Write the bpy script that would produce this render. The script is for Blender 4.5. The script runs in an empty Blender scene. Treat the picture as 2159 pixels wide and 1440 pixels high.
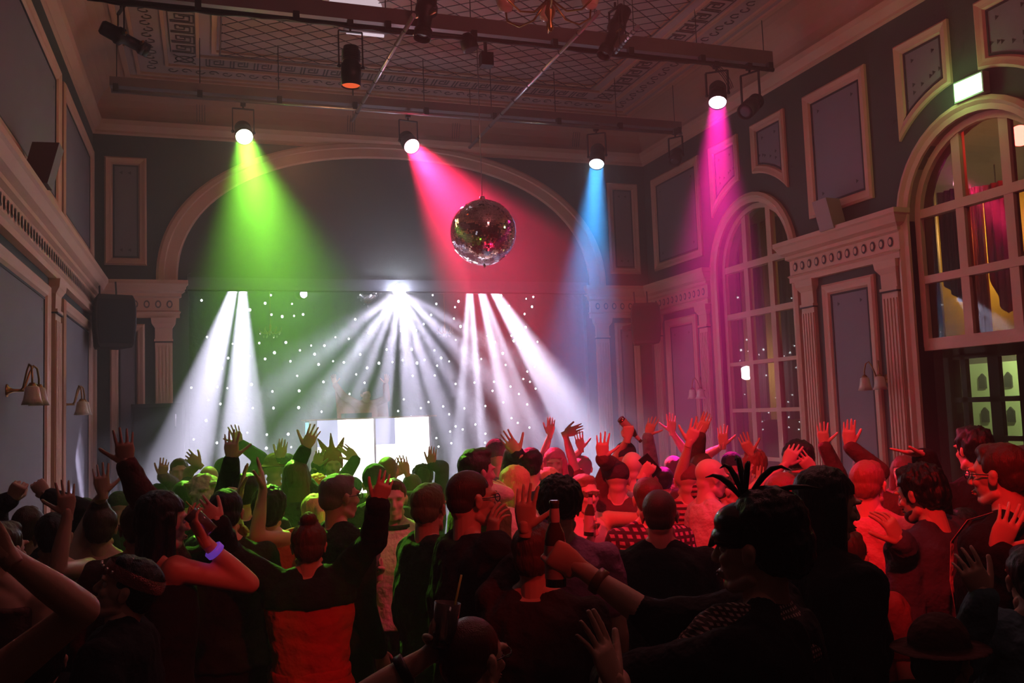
import bpy, bmesh, math, random
from mathutils import Vector, Matrix, noise
from mathutils.geometry import tessellate_polygon
random.seed(7)
S = bpy.context.scene
COL = S.collection
PI = math.pi
V = Vector

# ------------------------------------------------------------------ camera
FPX, YAW, PITCH, ROLL, CAMZ = 1883.6, .3305, .079, -.0364, 2.15
_f = V((math.sin(YAW)*math.cos(PITCH), math.cos(YAW)*math.cos(PITCH), math.sin(PITCH)))
_r0 = V((math.cos(YAW), -math.sin(YAW), 0)); _u0 = _r0.cross(_f)
_r = _r0*math.cos(ROLL)+_u0*math.sin(ROLL); _u = -_r0*math.sin(ROLL)+_u0*math.cos(ROLL)
CAM = V((0, 0, CAMZ))
cd = bpy.data.cameras.new('camera'); cam = bpy.data.objects.new('camera', cd); COL.objects.link(cam)
cd.sensor_width = 36; cd.lens = 36*FPX/2159; cd.clip_start = .05
cam.matrix_world = Matrix(((_r.x, _u.x, -_f.x, 0), (_r.y, _u.y, -_f.y, 0), (_r.z, _u.z, -_f.z, CAMZ), (0, 0, 0, 1)))
S.camera = cam

def ray(px, py): return _f+_r*((px-1079.5)/FPX)+_u*((720-py)/FPX)
def at(px, py, d):            # point seen at a pixel, d metres deep
    return CAM+ray(px, py)*d
def onY(px, py, Y):
    r = ray(px, py); return CAM+r*(Y/r.y)
def onX(px, py, X):
    r = ray(px, py); return CAM+r*(X/r.x)

# ------------------------------------------------------------------ exposure, haze, render look
S.view_settings.view_transform = 'Standard'; S.view_settings.look = 'None'
S.view_settings.exposure = 0.0; S.view_settings.gamma = 1.0; S.view_settings.use_curve_mapping = False
W = bpy.data.worlds.new('hall_air'); S.world = W; W.use_nodes = True
wn = W.node_tree.nodes; wl = W.node_tree.links
for n in list(wn): wn.remove(n)
wo = wn.new('ShaderNodeOutputWorld'); wb = wn.new('ShaderNodeBackground'); wb.inputs[0].default_value = (0, 0, 0, 1)
wb.inputs[1].default_value = 0
wv = wn.new('ShaderNodeVolumeScatter'); wv.inputs['Color'].default_value = (1, 1, 1, 1)
wv.inputs['Density'].default_value = HAZE = 0.022; wv.inputs['Anisotropy'].default_value = .25
wl.new(wb.outputs[0], wo.inputs[0]); wl.new(wv.outputs[0], wo.inputs['Volume'])
hz = wn.new('ShaderNodeNewGeometry'); hs_ = wn.new('ShaderNodeSeparateXYZ'); wl.new(hz.outputs['Position'], hs_.inputs[0])
hm = wn.new('ShaderNodeMapRange'); hm.interpolation_type = 'SMOOTHSTEP'   # the haze hangs thicker towards the stage
hm.inputs[1].default_value = 6.0; hm.inputs[2].default_value = 13.0; hm.inputs[3].default_value = .012; hm.inputs[4].default_value = .078
wl.new(hs_.outputs[1], hm.inputs[0])
wl.new(hm.outputs[0], wv.inputs['Density'])
cy = S.cycles
cy.volume_step_rate = 1.0; cy.volume_max_steps = 16; W.cycles.volume_step_size = 2.0
cy.max_bounces = 5; cy.diffuse_bounces = 3; cy.glossy_bounces = 3; cy.transmission_bounces = 5; cy.transparent_max_bounces = 6
cy.volume_bounces = 0; cy.caustics_reflective = False; cy.caustics_refractive = False
cy.use_adaptive_sampling = True; cy.adaptive_threshold = .03; cy.adaptive_min_samples = 24
cy.use_denoising = True; cy.sample_clamp_indirect = 0; cy.use_light_tree = True; cy.blur_glossy = .5

def spot(name, loc, tgt, col, watts, deg, blend=.25, rad=.08, parent=None):
    d = bpy.data.lights.new(name, 'SPOT'); o = bpy.data.objects.new(name, d); COL.objects.link(o)
    d.color = col; d.energy = watts; d.spot_size = math.radians(deg); d.spot_blend = blend; d.shadow_soft_size = rad
    o.location = loc; o.rotation_euler = (V(tgt)-V(loc)).to_track_quat('-Z', 'Y').to_euler()
    return o
def plight(name, loc, col, watts, rad=.1):
    d = bpy.data.lights.new(name, 'POINT'); o = bpy.data.objects.new(name, d); COL.objects.link(o)
    d.color = col; d.energy = watts; d.shadow_soft_size = rad; o.location = loc
    return o

XL, XR, YB, YF = -1.432, 6.858, 13.0, -3.0
XC = (XL+XR)/2
# four coloured cans of the rig: lens centre, aim, colour, power, cone
CANS = [
 ('green', onY(515, 288, 11), at(668, 1060, 6.1), (.30, 1.0, .06), 50, 24, (.75, 1, .6)),
 ('red', onY(868, 308, 11), at(1400, 1040, 6.8), (1.0, .02, .10), 170, 28, (1, .45, .6)),
 ('blue', onY(1258, 345, 11), at(1215, 960, 9.6), (.06, .42, 1.0), 36, 20, (.6, .85, 1)),
 ('magenta', onY(1513, 215, 8.8), at(1508, 960, 7.8), (1.0, .015, .36), 62, 22, (1, .55, .8)),
]
def arealamp(name, loc, tgt, col, watts, spread, size):
    d = bpy.data.lights.new(name, 'AREA'); o = bpy.data.objects.new(name, d); COL.objects.link(o)
    d.shape = 'DISK'; d.size = size; d.color = col; d.energy = watts; d.spread = math.radians(spread)
    o.location = loc; o.rotation_euler = (V(tgt)-V(loc)).to_track_quat('-Z', 'Y').to_euler()
for nm, L, T, c, w, deg, lc in CANS:
    dr = (T-L).normalized()
    arealamp('can_beam_'+nm, L+dr*.025, T, c, w, deg, .185)
# white beams of the stage fixtures, all hung behind the pelmet at y 13.3
SY = 13.32
def gobo(loc, tgt, watts, deg, mode, seed, scale, lo=.42, hi=.60, col=(.80, .74, 1.0), asp=1.0, base=.03):
    o = spot('stage_beam', loc, tgt, col, watts, deg, .35, .03); d = o.data; d.use_nodes = True; nt = d.node_tree; N = nt.nodes; K = nt.links
    em = next(n for n in N if n.type == 'EMISSION'); tc = N.new('ShaderNodeTexCoord'); sp = N.new('ShaderNodeSeparateXYZ'); K.new(tc.outputs['Normal'], sp.inputs[0])
    def mt(op, a, b=None):
        n = N.new('ShaderNodeMath'); n.operation = op
        for i, x in enumerate((a, b)):
            if x is None: continue
            if isinstance(x, (int, float)): n.inputs[i].default_value = x
            else: K.new(x, n.inputs[i])
        return n.outputs[0]
    u = mt('DIVIDE', sp.outputs[0], mt('ABSOLUTE', sp.outputs[2])); v = mt('DIVIDE', sp.outputs[1], mt('ABSOLUTE', sp.outputs[2]))
    k = u if mode == 'lin' else mt('ARCTANGENT', u) if mode == 'fan' else mt('ARCTAN2', v, u)
    nz = N.new('ShaderNodeTexNoise'); nz.noise_dimensions = '1D'; nz.inputs['Scale'].default_value = scale; nz.inputs['Detail'].default_value = 1
    K.new(mt('ADD', k, seed), nz.inputs['W'])
    mr = N.new('ShaderNodeMapRange'); mr.interpolation_type = 'SMOOTHSTEP'; mr.inputs[1].default_value = lo; mr.inputs[2].default_value = hi; mr.inputs[3].default_value = base; mr.inputs[4].default_value = 1
    K.new(nz.outputs[0], mr.inputs[0]); out = mr.outputs[0]
    if mode != 'rad':      # blades squeeze the round field into a band
        bl = N.new('ShaderNodeMapRange'); bl.inputs[1].default_value = asp; bl.inputs[2].default_value = asp*.8; K.new(mt('ABSOLUTE', v), bl.inputs[0]); out = mt('MULTIPLY', out, bl.outputs[0])
    K.new(out, em.inputs[1])
SK = 130.0
ZY = 13.45
gobo(onY(503, 574, ZY), onY(385, 960, 10.8), 240*SK, 11, 'lin', 3.1, 9, .3, .62, base=.35)
gobo(onY(512, 574, ZY), onY(512, 960, 11.2), 220*SK, 11, 'lin', 7.7, 9, .3, .62, base=.35)
gobo(onY(641, 622, SY), onY(770, 665, 11.0), 60*SK, 24, 'rad', 1.3, 3)
gobo(onY(842, 614, 12.80), onY(850, 900, 11.3), 60*SK, 114, 'fan', 5.2, 7.5, .42, .58, base=.0, asp=.16)
gobo(onY(990, 574, ZY), onY(992, 960, 11.3), 260*SK, 9, 'lin', 2.2, 12, .35, .6, base=.2)
gobo(onY(1003, 574, ZY), onY(1115, 960, 11.0), 210*SK, 10, 'lin', 9.4, 12, .35, .6, base=.2)
gobo(onY(1016, 574, ZY), onY(1275, 960, 10.2), 480*SK, 12, 'lin', 4.6, 9, .35, .62, base=.25)
# strobe glow, front-of-house lamps and added room fill lights
plight('strobe_glow', onY(842, 624, 12.62), (.78, .72, 1), 11, .06)
FOH = [((-.9, 1.2, 5.7), at(1600, 1060, 6.0), (1, .012, .02), 1900, 27), ((-.2, -.6, 5.6), at(2020, 1045, 4.2), (1, .01, .012), 1500, 18),
       ((2.2, -1.2, 5.0), at(655, 1340, 3.9), (1, .02, .015), 420, 15), ((5.6, 1.0, 5.8), at(1300, 1040, 5.4), (1, .02, .12), 900, 26)]
for l, t, c, w, deg in FOH: spot('front_of_house_lamp', l, t, c, w, deg, .6, .1)
plight('ceiling_fill', (2.9, 4.4, 5.5), (1, .25, .25), 92, .35)  # added reddish fill for ceiling and walls, set apart from the chandelier
plight('front_fill', (2.2, .2, 5.4), (1, .36, .32), 16, .5)  # unseen fill added to lift the foreground figures
plight('left_wall_glow', (-.3, 5.2, 3.3), (.9, .85, 1), 3.5, .4)
plight('rear_warm_fill', (.9, 10.0, 5.0), (1, .42, .18), 22, .3)  # added warm fill for the rear mouldings, no fixture behind it

# ------------------------------------------------------------------ materials
def mat(name, col, rough=.6, metal=0, emit=None, es=0, bump=0, bscale=40, var=0, vscale=3, trans=0, spec=.5, alpha=1, bdist=.02):
    m = bpy.data.materials.new(name); m.use_nodes = True; nt = m.node_tree; b = nt.nodes['Principled BSDF']
    b.inputs['Base Color'].default_value = (*col, 1); b.inputs['Roughness'].default_value = rough
    b.inputs['Metallic'].default_value = metal; b.inputs['Specular IOR Level'].default_value = spec
    b.inputs['Transmission Weight'].default_value = trans; b.inputs['Alpha'].default_value = alpha
    if emit: b.inputs['Emission Color'].default_value = (*emit, 1); b.inputs['Emission Strength'].default_value = es
    if bump or var:
        tc = nt.nodes.new('ShaderNodeTexCoord')
    if var:
        n = nt.nodes.new('ShaderNodeTexNoise'); n.inputs['Scale'].default_value = vscale; n.inputs['Detail'].default_value = 4
        nt.links.new(tc.outputs['Object'], n.inputs[0])
        mx = nt.nodes.new('ShaderNodeMix'); mx.data_type = 'RGBA'
        mx.inputs[6].default_value = tuple(c*(1-var) for c in col)+(1,); mx.inputs[7].default_value = tuple(min(1, c*(1+var)) for c in col)+(1,)
        nt.links.new(n.outputs[0], mx.inputs[0]); nt.links.new(mx.outputs[2], b.inputs['Base Color'])
    if bump:
        n2 = nt.nodes.new('ShaderNodeTexNoise'); n2.inputs['Scale'].default_value = bscale; n2.inputs['Detail'].default_value = 3
        nt.links.new(tc.outputs['Object'], n2.inputs[0])
        bp = nt.nodes.new('ShaderNodeBump'); bp.inputs['Strength'].default_value = bump; bp.inputs['Distance'].default_value = bdist
        nt.links.new(n2.outputs[0], bp.inputs['Height']); nt.links.new(bp.outputs[0], b.inputs['Normal'])
    return m
def glow(name, col, s):
    m = bpy.data.materials.new(name); m.use_nodes = True; nt = m.node_tree
    for n in list(nt.nodes): nt.nodes.remove(n)
    e = nt.nodes.new('ShaderNodeEmission'); e.inputs[0].default_value = (*col, 1); e.inputs[1].default_value = s
    o = nt.nodes.new('ShaderNodeOutputMaterial'); nt.links.new(e.outputs[0], o.inputs[0])
    return m
M_wall = mat('wall_paint', (.045, .062, .055), .8, var=.1, bump=.1, bscale=60)
M_panel = mat('panel_paint', (.19, .18, .205), .75, var=.08, bump=.08, bscale=90)
M_line = mat('panel_line', (.02, .02, .025), .7)
M_mould = mat('moulding_paint', (.62, .37, .26), .6, var=.08, bump=.08, bscale=50)
M_cove = mat('cove_paint', (.50, .30, .22), .75, var=.08)
M_ceil = mat('ceiling_paint', (.44, .33, .32), .8, var=.1)
M_dark = mat('stencil_paint', (.06, .045, .045), .8)
M_floor = mat('parquet', (.10, .055, .03), .35, var=.3, vscale=8)
M_black = mat('black_metal', (.012, .012, .013), .45)
M_blackm = mat('black_plastic', (.006, .006, .007), .6, bump=.2, bscale=200)
M_grille = mat('speaker_grille', (.004, .004, .005), .8, bump=.6, bscale=350)
M_steel = mat('galvanised_steel', (.45, .43, .45), .3, .9, bump=.1, bscale=30)
M_beam = mat('painted_beam', (.20, .15, .16), .5, .2, var=.2)
M_brass = mat('brass', (.35, .20, .07), .3, 1)
M_shade = mat('frosted_glass_shade', (.55, .47, .38), .4, bump=.1)
M_glass = mat('window_glass', (1, 1, 1), .02, trans=1)
M_mirror = mat('mirror', (.86, .86, .88), .04, 1)
M_valance = mat('pelmet_cloth', (.10, .115, .14), .8, bump=.2, bscale=20)
M_curtain = mat('star_cloth', (.045, .047, .055), .9, bump=.3, bscale=14, bdist=.05)
M_wood = mat('booth_wood', (.35, .20, .10), .45, var=.2)
M_white = mat('white_cloth', (.75, .72, .68), .8)
M_yellow = mat('yellow_drape', (.62, .42, .08), .8, bump=.4, bscale=9)
M_reddr = mat('red_drape', (.42, .03, .03), .8, bump=.4, bscale=9)
M_greydr = mat('grey_drape', (.09, .07, .08), .8, bump=.4, bscale=9)
M_foyer = mat('foyer_paint', (.16, .07, .05), .8)
M_cab = mat('green_lit_cabinet', (.55, .66, .40), .6)  # white cabinet, with the green light on it mixed into the colour

# ------------------------------------------------------------------ mesh helpers
class MB:
    def __init__(s): s.v = []; s.f = []; s.mi = []; s.ms = []; s.cur = 0; s.sm = []; s.smooth = False
    def mat(s, m):
        if m not in s.ms: s.ms.append(m)
        s.cur = s.ms.index(m); return s
    def add(s, vs, fs, smooth=None):
        o = len(s.v); s.v += [tuple(p) for p in vs]; s.f += [tuple(i+o for i in f) for f in fs]
        s.mi += [s.cur]*len(fs); s.sm += [s.smooth if smooth is None else smooth]*len(fs); return s
    def box(s, a, b):
        x0, y0, z0 = a; x1, y1, z1 = b
        return s.add([(x0, y0, z0), (x1, y0, z0), (x1, y1, z0), (x0, y1, z0), (x0, y0, z1), (x1, y0, z1), (x1, y1, z1), (x0, y1, z1)],
                     [(0, 3, 2, 1), (4, 5, 6, 7), (0, 1, 5, 4), (1, 2, 6, 5), (2, 3, 7, 6), (3, 0, 4, 7)], False)
    def obox(s, c, ax, ay, az):   # oriented box: centre and three half-axis vectors
        c = V(c); vs = [c+ax*i+ay*j+az*k for k in (-1, 1) for i, j in ((-1, -1), (1, -1), (1, 1), (-1, 1))]
        return s.add(vs, [(0, 3, 2, 1), (4, 5, 6, 7), (0, 1, 5, 4), (1, 2, 6, 5), (2, 3, 7, 6), (3, 0, 4, 7)], False)
    def bar(s, p, q, w, h):
        p = V(p); q = V(q); d = (q-p); n = d.normalized(); up = V((0, 0, 1)) if abs(n.z) < .9 else V((0, 1, 0))
        a = n.cross(up).normalized(); b = a.cross(n)
        return s.obox((p+q)/2, d/2, a*w/2, b*h/2)
    def rings(s, rs, caps=True, close=False, smooth=True):
        o = []; n = len(rs[0])
        for r in rs: o += list(r)
        fs = [(i*n+j, i*n+(j+1) % n, (i+1)*n+(j+1) % n, (i+1)*n+j) for i in range(len(rs)-1) for j in range(n)]
        if close: k = len(rs)-1; fs += [(k*n+j, k*n+(j+1) % n, (j+1) % n, j) for j in range(n)]
        b0 = len(s.v); s.add(o, fs, smooth)
        if caps and not close:
            s.f += [tuple(b0+j for j in range(n-1, -1, -1)), tuple(b0+(len(rs)-1)*n+j for j in range(n))]
            s.mi += [s.cur]*2; s.sm += [False]*2
        return s
    def tube(s, pts, r, n=10, smooth=True):
        pts = [V(p) for p in pts]; rr = r if isinstance(r, (list, tuple)) else [r]*len(pts)
        rs = []; prev = None
        for i, p in enumerate(pts):
            t = ((pts[min(i+1, len(pts)-1)]-pts[max(i-1, 0)])).normalized()
            a = t.cross(V((0, 0, 1)) if abs(t.z) < .95 else V((0, 1, 0))).normalized() if prev is None else (prev-t*prev.dot(t)).normalized()
            prev = a; b = t.cross(a)
            rs.append([p+(a*math.cos(2*PI*k/n)+b*math.sin(2*PI*k/n))*rr[i] for k in range(n)])
        return s.rings(rs, smooth=smooth)
    def lathe(s, prof, o=(0, 0, 0), d=(0, 0, 1), n=20, wob=None, caps=True):  # prof: (radius, height) along direction d
        o = V(o); d = V(d).normalized(); a = d.cross(V((0, 0, 1)) if abs(d.z) < .95 else V((1, 0, 0))).normalized(); b = d.cross(a)
        rs = [[o+d*h+(a*math.cos(2*PI*k/n)+b*math.sin(2*PI*k/n))*r*(1+(wob(k, i) if wob else 0)) for k in range(n)] for i, (r, h) in enumerate(prof)]
        return s.rings(rs, caps=caps)
    def ball(s, c, r, n=12, m=8, smooth=True):
        rx, ry, rz = r if isinstance(r, (tuple, list)) else (r, r, r); c = V(c)
        rs = [[c+V((rx*math.sin(PI*i/m)*math.cos(2*PI*k/n), ry*math.sin(PI*i/m)*math.sin(2*PI*k/n), -rz*math.cos(PI*i/m))) for k in range(n)] for i in range(1, m)]
        b0 = len(s.v); s.rings(rs, caps=False, smooth=smooth)
        t = len(s.v); s.v += [tuple(c-V((0, 0, rz))), tuple(c+V((0, 0, rz)))]
        e = b0+(m-2)*n
        s.f += [(b0+(k+1) % n, b0+k, t) for k in range(n)]+[(e+k, e+(k+1) % n, t+1) for k in range(n)]
        s.mi += [s.cur]*2*n; s.sm += [smooth]*2*n
        return s
    def build(s, name, m=None, parent=None, loc=None):
        me = bpy.data.meshes.new(name); me.from_pydata(s.v, [], s.f)
        for k in (s.ms or [m]): me.materials.append(k)
        if s.ms: me.polygons.foreach_set('material_index', s.mi)
        me.polygons.foreach_set('use_smooth', s.sm); me.update()
        o = bpy.data.objects.new(name, me); COL.objects.link(o)
        if parent: o.parent = parent; o.matrix_parent_inverse = parent.matrix_basis.inverted()
        if loc: o.location = loc
        return o
def tag(o, label, cat, group=None, kind=None):
    if label: o['label'] = label
    if cat: o['category'] = cat
    if group: o['group'] = group
    if kind: o['kind'] = kind
    return o
def thing(name, loc, label, cat, group=None):
    o = bpy.data.objects.new(name, None); COL.objects.link(o); o.location = loc; o.empty_display_size = .1
    return tag(o, label, cat, group)
def struct(o, label=None): o['kind'] = 'structure'; o['label'] = label or ''; return o
_tn = [0]
def trim(mb, label, m=None):
    _tn[0] += 1; o = mb.build('trim_%d' % _tn[0], m); o['kind'] = 'structure'; o['label'] = label; return o

# wall mappings: (u along wall, z, h out of the wall into the room)
mapB = lambda u, z, h=0: V((u, YB-h, z))
mapL = lambda u, z, h=0: V((XL+h, u, z))
mapR = lambda u, z, h=0: V((XR-h, u, z))
def inset(poly, t):
    n = len(poly); out = []
    area = sum(poly[i][0]*poly[(i+1) % n][1]-poly[(i+1) % n][0]*poly[i][1] for i in range(n)); sg = 1 if area > 0 else -1
    for i in range(n):
        p0, p1, p2 = (V((*poly[j % n], 0)) for j in (i-1, i, i+1))
        d1 = (p1-p0).normalized(); d2 = (p2-p1).normalized(); n1 = V((-d1.y, d1.x, 0))*sg; n2 = V((-d2.y, d2.x, 0))*sg
        b = (n1+n2); b = b/max(.3, b.dot(b))*2
        out.append((p1.x+b.x*t, p1.y+b.y*t))
    return out
def fsweep(mb, mp, poly, prof):
    rs = []
    for ins, h in prof: rs.append([mp(u, z, h) for u, z in inset(poly, ins)])
    mb.rings(rs, caps=False, smooth=False)
def fill(mb, mp, polys, h):
    vs = [[V((u, z, 0)) for u, z in p] for p in polys]; tr = tessellate_polygon(vs)
    fl = [p for q in polys for p in q]; mb.add([mp(u, z, h) for u, z in fl], tr, False)
def arc(cu, cz, r, a0, a1, n): return [(cu+r*math.cos(a0+(a1-a0)*i/n), cz+r*math.sin(a0+(a1-a0)*i/n)) for i in range(n+1)]
PROF = [(0, 0), (0, .03), (.025, .05), (.07, .035), (.10, .03), (.125, .0)]
def panel(mp, poly, label, w=1.0):
    mb = MB().mat(M_mould); fsweep(mb, mp, poly, [(a*w, h) for a, h in PROF])
    mb.mat(M_panel); ip = inset(poly, .12*w); fill(mb, mp, [ip], .004)
    mb.mat(M_line); fsweep(mb, mp, inset(poly, .125*w), [(0, .004), (0, .012), (.02, .012), (.02, .004)])
    for c in inset(poly, .25*w):       # small stencilled corner flourish
        mb.add([mp(c[0]+.028*math.cos(k*PI/3)*(1 if k % 2 else .5), c[1]+.028*math.sin(k*PI/3)*(1 if k % 2 else .5), .006) for k in range(6)], [(0, 1, 2, 3, 4, 5)])
    return trim(mb, label)
def rect(u0, u1, z0, z1): return [(u0, z0), (u1, z0), (u1, z1), (u0, z1)]
ZT, ZB = 5.81, 4.32
# ------------------------------------------------------------------ room shell
mb = MB(); mb.box((XL-1, YF-.2, -.1), (12, 15.4, 0)); struct(mb.build('floor', M_floor), 'dark wooden dance floor under the crowd')
W1, W2, RW, ZS = 10.06, 6.40, .85, 3.96
def archpoly(c, z0): return [(c-RW, z0), (c+RW, z0)]+arc(c, ZS, RW, 0, PI, 20)
mb = MB(); hs = [archpoly(c, .02) for c in (W1, W2)]+[archpoly(2.74, .02)]
fill(mb, mapR, [rect(YF, YB, 0, 6.15)]+hs, 0)
for p in hs: mb.rings([[mapR(u, z, 0) for u, z in p], [mapR(u, z, -.3) for u, z in p]], caps=False, smooth=False)
struct(mb.build('wall_right', M_wall), 'grey-blue right wall with tall arched windows')
mb = MB(); fill(mb, mapL, [rect(YF, YB, 0, 6.15)], 0); struct(mb.build('wall_left', M_wall), 'grey-blue panelled left wall')
mb = MB(); fill(mb, lambda u, z, h: V((u, YF, z)), [rect(XL, XR, 0, 6.8)], 0); struct(mb.build('wall_front', M_wall), 'wall behind the photographer')
SL, SR, SZ = -.23, 5.72, 4.10        # stage opening
mb = MB(); fill(mb, mapB, [rect(XL, XR, 0, 6.15), rect(SL, SR, 1.05, SZ)], 0)
op = rect(SL, SR, 1.05, SZ); mb.rings([[mapB(u, z, 0) for u, z in op], [mapB(u, z, -.10) for u, z in op]], caps=False, smooth=False)
struct(mb.build('wall_back', M_wall), 'grey-blue back wall with the arched stage front')
# stage box
mb = MB(); mb.box((SL-.6, YB+.01, 0), (SR+.6, 15.2, 1.05)); struct(mb.build('floor_stage', M_floor), 'raised stage floor')
mb = MB(); mb.mat(M_greydr)
mb.add([(SL-.6, YB+.1, 1.05), (SL-.6, 15.2, 1.05), (SR+.6, 15.2, 1.05), (SR+.6, YB+.1, 1.05), (SL-.6, YB+.1, 5.2), (SL-.6, 15.2, 5.2), (SR+.6, 15.2, 5.2), (SR+.6, YB+.1, 5.2)],
       [(0, 1, 5, 4), (1, 2, 6, 5), (2, 3, 7, 6), (4, 5, 6, 7)])
struct(mb.build('wall_stage', None), 'dark walls of the stage recess')
# cove and ceiling
ZC, ZCE, CR = 6.30, 6.80, .45
mb = MB().mat(M_mould)
outer = rect(XL, XR, YF, YB)
plan = lambda ins: inset(outer, ins)
rs = [[V((x, y, z)) for x, y in plan(i)] for i, z in ((0, 6.12), (.03, 6.14), (.03, 6.17), (.10, 6.24), (.12, 6.30), (.08, 6.30), (0, 6.30))]
mb.rings(rs, caps=False, smooth=False); trim(mb, 'cream cornice running round the top of the walls')
mb = MB().mat(M_cove); rs = [[V((x, y, ZC+(ZCE-ZC)*math.sin(a))) for x, y in plan(.02+CR*(1-math.cos(a)))] for a in [i*PI/2/8 for i in range(9)]]
mb.rings(rs, caps=False, smooth=False); struct(mb.build('ceiling_cove'), 'curved cove between walls and ceiling').name = 'trim_cove'
mb = MB(); x0, y0, x1, y1 = XL+.47, YF+.47, XR-.47, YB-.47
mb.add([(x0, y0, ZCE), (x1, y0, ZCE), (x1, y1, ZCE), (x0, y1, ZCE)], [(0, 1, 2, 3)]); struct(mb.build('ceiling', M_ceil), 'pinkish plaster ceiling')
# ceiling border: mouldings, scroll frieze, Greek key
mb = MB().mat(M_mould)
def cring(i0, i1, t=.03):
    rs = [[V((x, y, z)) for x, y in plan(i)] for i, z in ((i0, ZCE), (i0, ZCE-t), (i1, ZCE-t), (i1, ZCE))]; mb.rings(rs, caps=False, smooth=False)
for a, b in ((.44, .50), (.60, .64), (.96, 1.0), (1.34, 1.38), (1.52, 1.58)): cring(a, b)
trim(mb, 'raised cream mouldings framing the ceiling border')
mb = MB().mat(M_dark)
def strip(pts, w=.018, z=ZCE-.006):
    for p, q in zip(pts, pts[1:]): mb.bar((*p, z), (*q, z), w, .006)
KEY = [(0, 0), (0, 1), (.78, 1), (.78, .22), (.36, .22), (.36, .6), (.56, .6)]
KE2 = [(.15, 0), (.15, .84), (.64, .84), (.64, .38)]
def keyrun(P, d, nrm, L, w=.26, u=.30):
    n = int(L/u)
    for i in range(n):
        for K in (KEY, KE2):
            strip([((P+d*(i*u+a*u*.9)+nrm*(b*w))) [:2] for a, b in K])
    strip([(P+nrm*-.02)[:2], (P+d*n*u+nrm*-.02)[:2]], .012)
def scroll(P, d, nrm, L, w=.2, u=.17):
    for i in range(int(L/u)):
        c = P+d*(i+.5)*u+nrm*w/2
        strip([(c+d*.07*math.cos(a*.9)*(1-a/9)+nrm*.085*math.sin(a*.9)*(1-a/9)*(1 if i % 2 else -1))[:2] for a in range(7)], .012)
xk0, xk1, yk1 = XL+1.06, XR-1.06, YB-1.06
keyrun(V((XL+1.06, yk1-.36, 0)), V((0, -1, 0)), V((1, 0, 0)), 9.5)
keyrun(V((XR-1.06, yk1-.36, 0)), V((0, -1, 0)), V((-1, 0, 0)), 9.5)
keyrun(V((xk0+.40, YB-1.06, 0)), V((1, 0, 0)), V((0, -1, 0)), xk1-xk0-.75)
scroll(V((XL+.70, YB-.75, 0)), V((0, -1, 0)), V((1, 0, 0)), 9.5); scroll(V((XR-.70, YB-.75, 0)), V((0, -1, 0)), V((-1, 0, 0)), 9.5)
scroll(V((XL+.95, YB-.70, 0)), V((1, 0, 0)), V((0, -1, 0)), 6.4)
for cx in (XL+1.2, XR-1.2):            # corner knots
    for s in (-1, 1):
        strip([(cx+.11*s*math.cos(a), YB-1.2+.11*math.sin(a)*.9) for a in [k*PI/6 for k in range(13)]], .016); strip([(cx-.13, YB-1.2-.13*s), (cx+.13, YB-1.2+.13*s)], .016)
trim(mb, 'dark stencilled Greek key and scroll border on the ceiling')
# cove brackets (fine ribbed lines)
mb = MB().mat(M_dark)
for x in (-.1, 2.0, 3.6, 5.6):
    for k in range(4):
        ps = [V((x+k*.035, YB-(.02+CR*(1-math.cos(a)))-.004, ZC+(ZCE-ZC)*math.sin(a)-.004)) for a in [.15+i*.12 for i in range(5)]]
        for p, q in zip(ps, ps[1:]): mb.bar(p, q, .008, .008)
for y in (10.2, 7.3, 4.6):
    for k in range(4):
        ps = [V((XR-(.02+CR*(1-math.cos(a)))-.004, y+k*.035, ZC+(ZCE-ZC)*math.sin(a)-.004)) for a in [.3+i*.15 for i in range(8)]]
        for p, q in zip(ps, ps[1:]): mb.bar(p, q, .008, .008)
trim(mb, 'thin dark ribbed lines on the curved cove')
# wall panels
panel(mapB, rect(-1.29, -.76, 4.32, ZT), 'narrow upper wall panel left of the stage arch', .85)
panel(mapB, rect(6.18, 6.72, 4.32, ZT), 'narrow upper wall panel right of the stage arch', .85)
panel(mapB, rect(-1.22, -.79, .7, 3.52), 'tall lower wall panel behind the left hanging loudspeaker', .85)
panel(mapB, rect(6.21, 6.64, .7, 3.52), 'tall lower wall panel behind the right hanging loudspeaker', .85)
panel(mapL, rect(6.9, 9.95, ZB, ZT), 'large upper panel on the left wall, nearer the camera')
panel(mapL, rect(10.2, 12.75, ZB, ZT), 'upper panel on the left wall, nearest the stage')
panel(mapL, rect(5.6, 9.34, .5, 3.5), 'large lower panel on the left wall behind the nearer wall light')
panel(mapL, rect(10.25, 12.6, .5, 3.5), 'lower panel on the left wall nearest the stage')
panel(mapR, rect(11.25, 12.7, ZB, ZT), 'upper panel on the right wall nearest the stage')
panel(mapR, rect(7.72, 8.8, ZB, ZT), 'upper panel between the two arched windows')
panel(mapR, rect(4.0, 5.12, ZB, ZT), 'upper panel on the right wall at the frame edge')
panel(mapR, rect(7.79, 8.66, .5, 3.5), 'tall lower panel between the two arched windows')
panel(mapR, rect(11.53, 12.46, .5, 3.5), 'tall lower panel on the right wall nearest the stage')
def spandrel(c, s, label):
    a0, a1 = math.asin(.18/1.22), math.acos(.18/1.22)
    pts = [(c+s*u, z) for u, z in arc(0, ZS, 1.22, math.acos(.88/1.22), math.acos(.16/1.22), 8)]
    poly = pts+[(c+s*.16, ZT), (c+s*.88, ZT)]
    if s > 0: poly = poly[::-1]
    panel(mapR, poly, label, .9)
spandrel(W1, -1, 'small panel with a curved foot above the far window, right half'); spandrel(W1, 1, 'small panel with a curved foot above the far window, left half')
spandrel(W2, 1, 'small panel with a curved foot above the near window, left half'); spandrel(W2, -1, 'small panel with a curved foot above the near window, right half')
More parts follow.
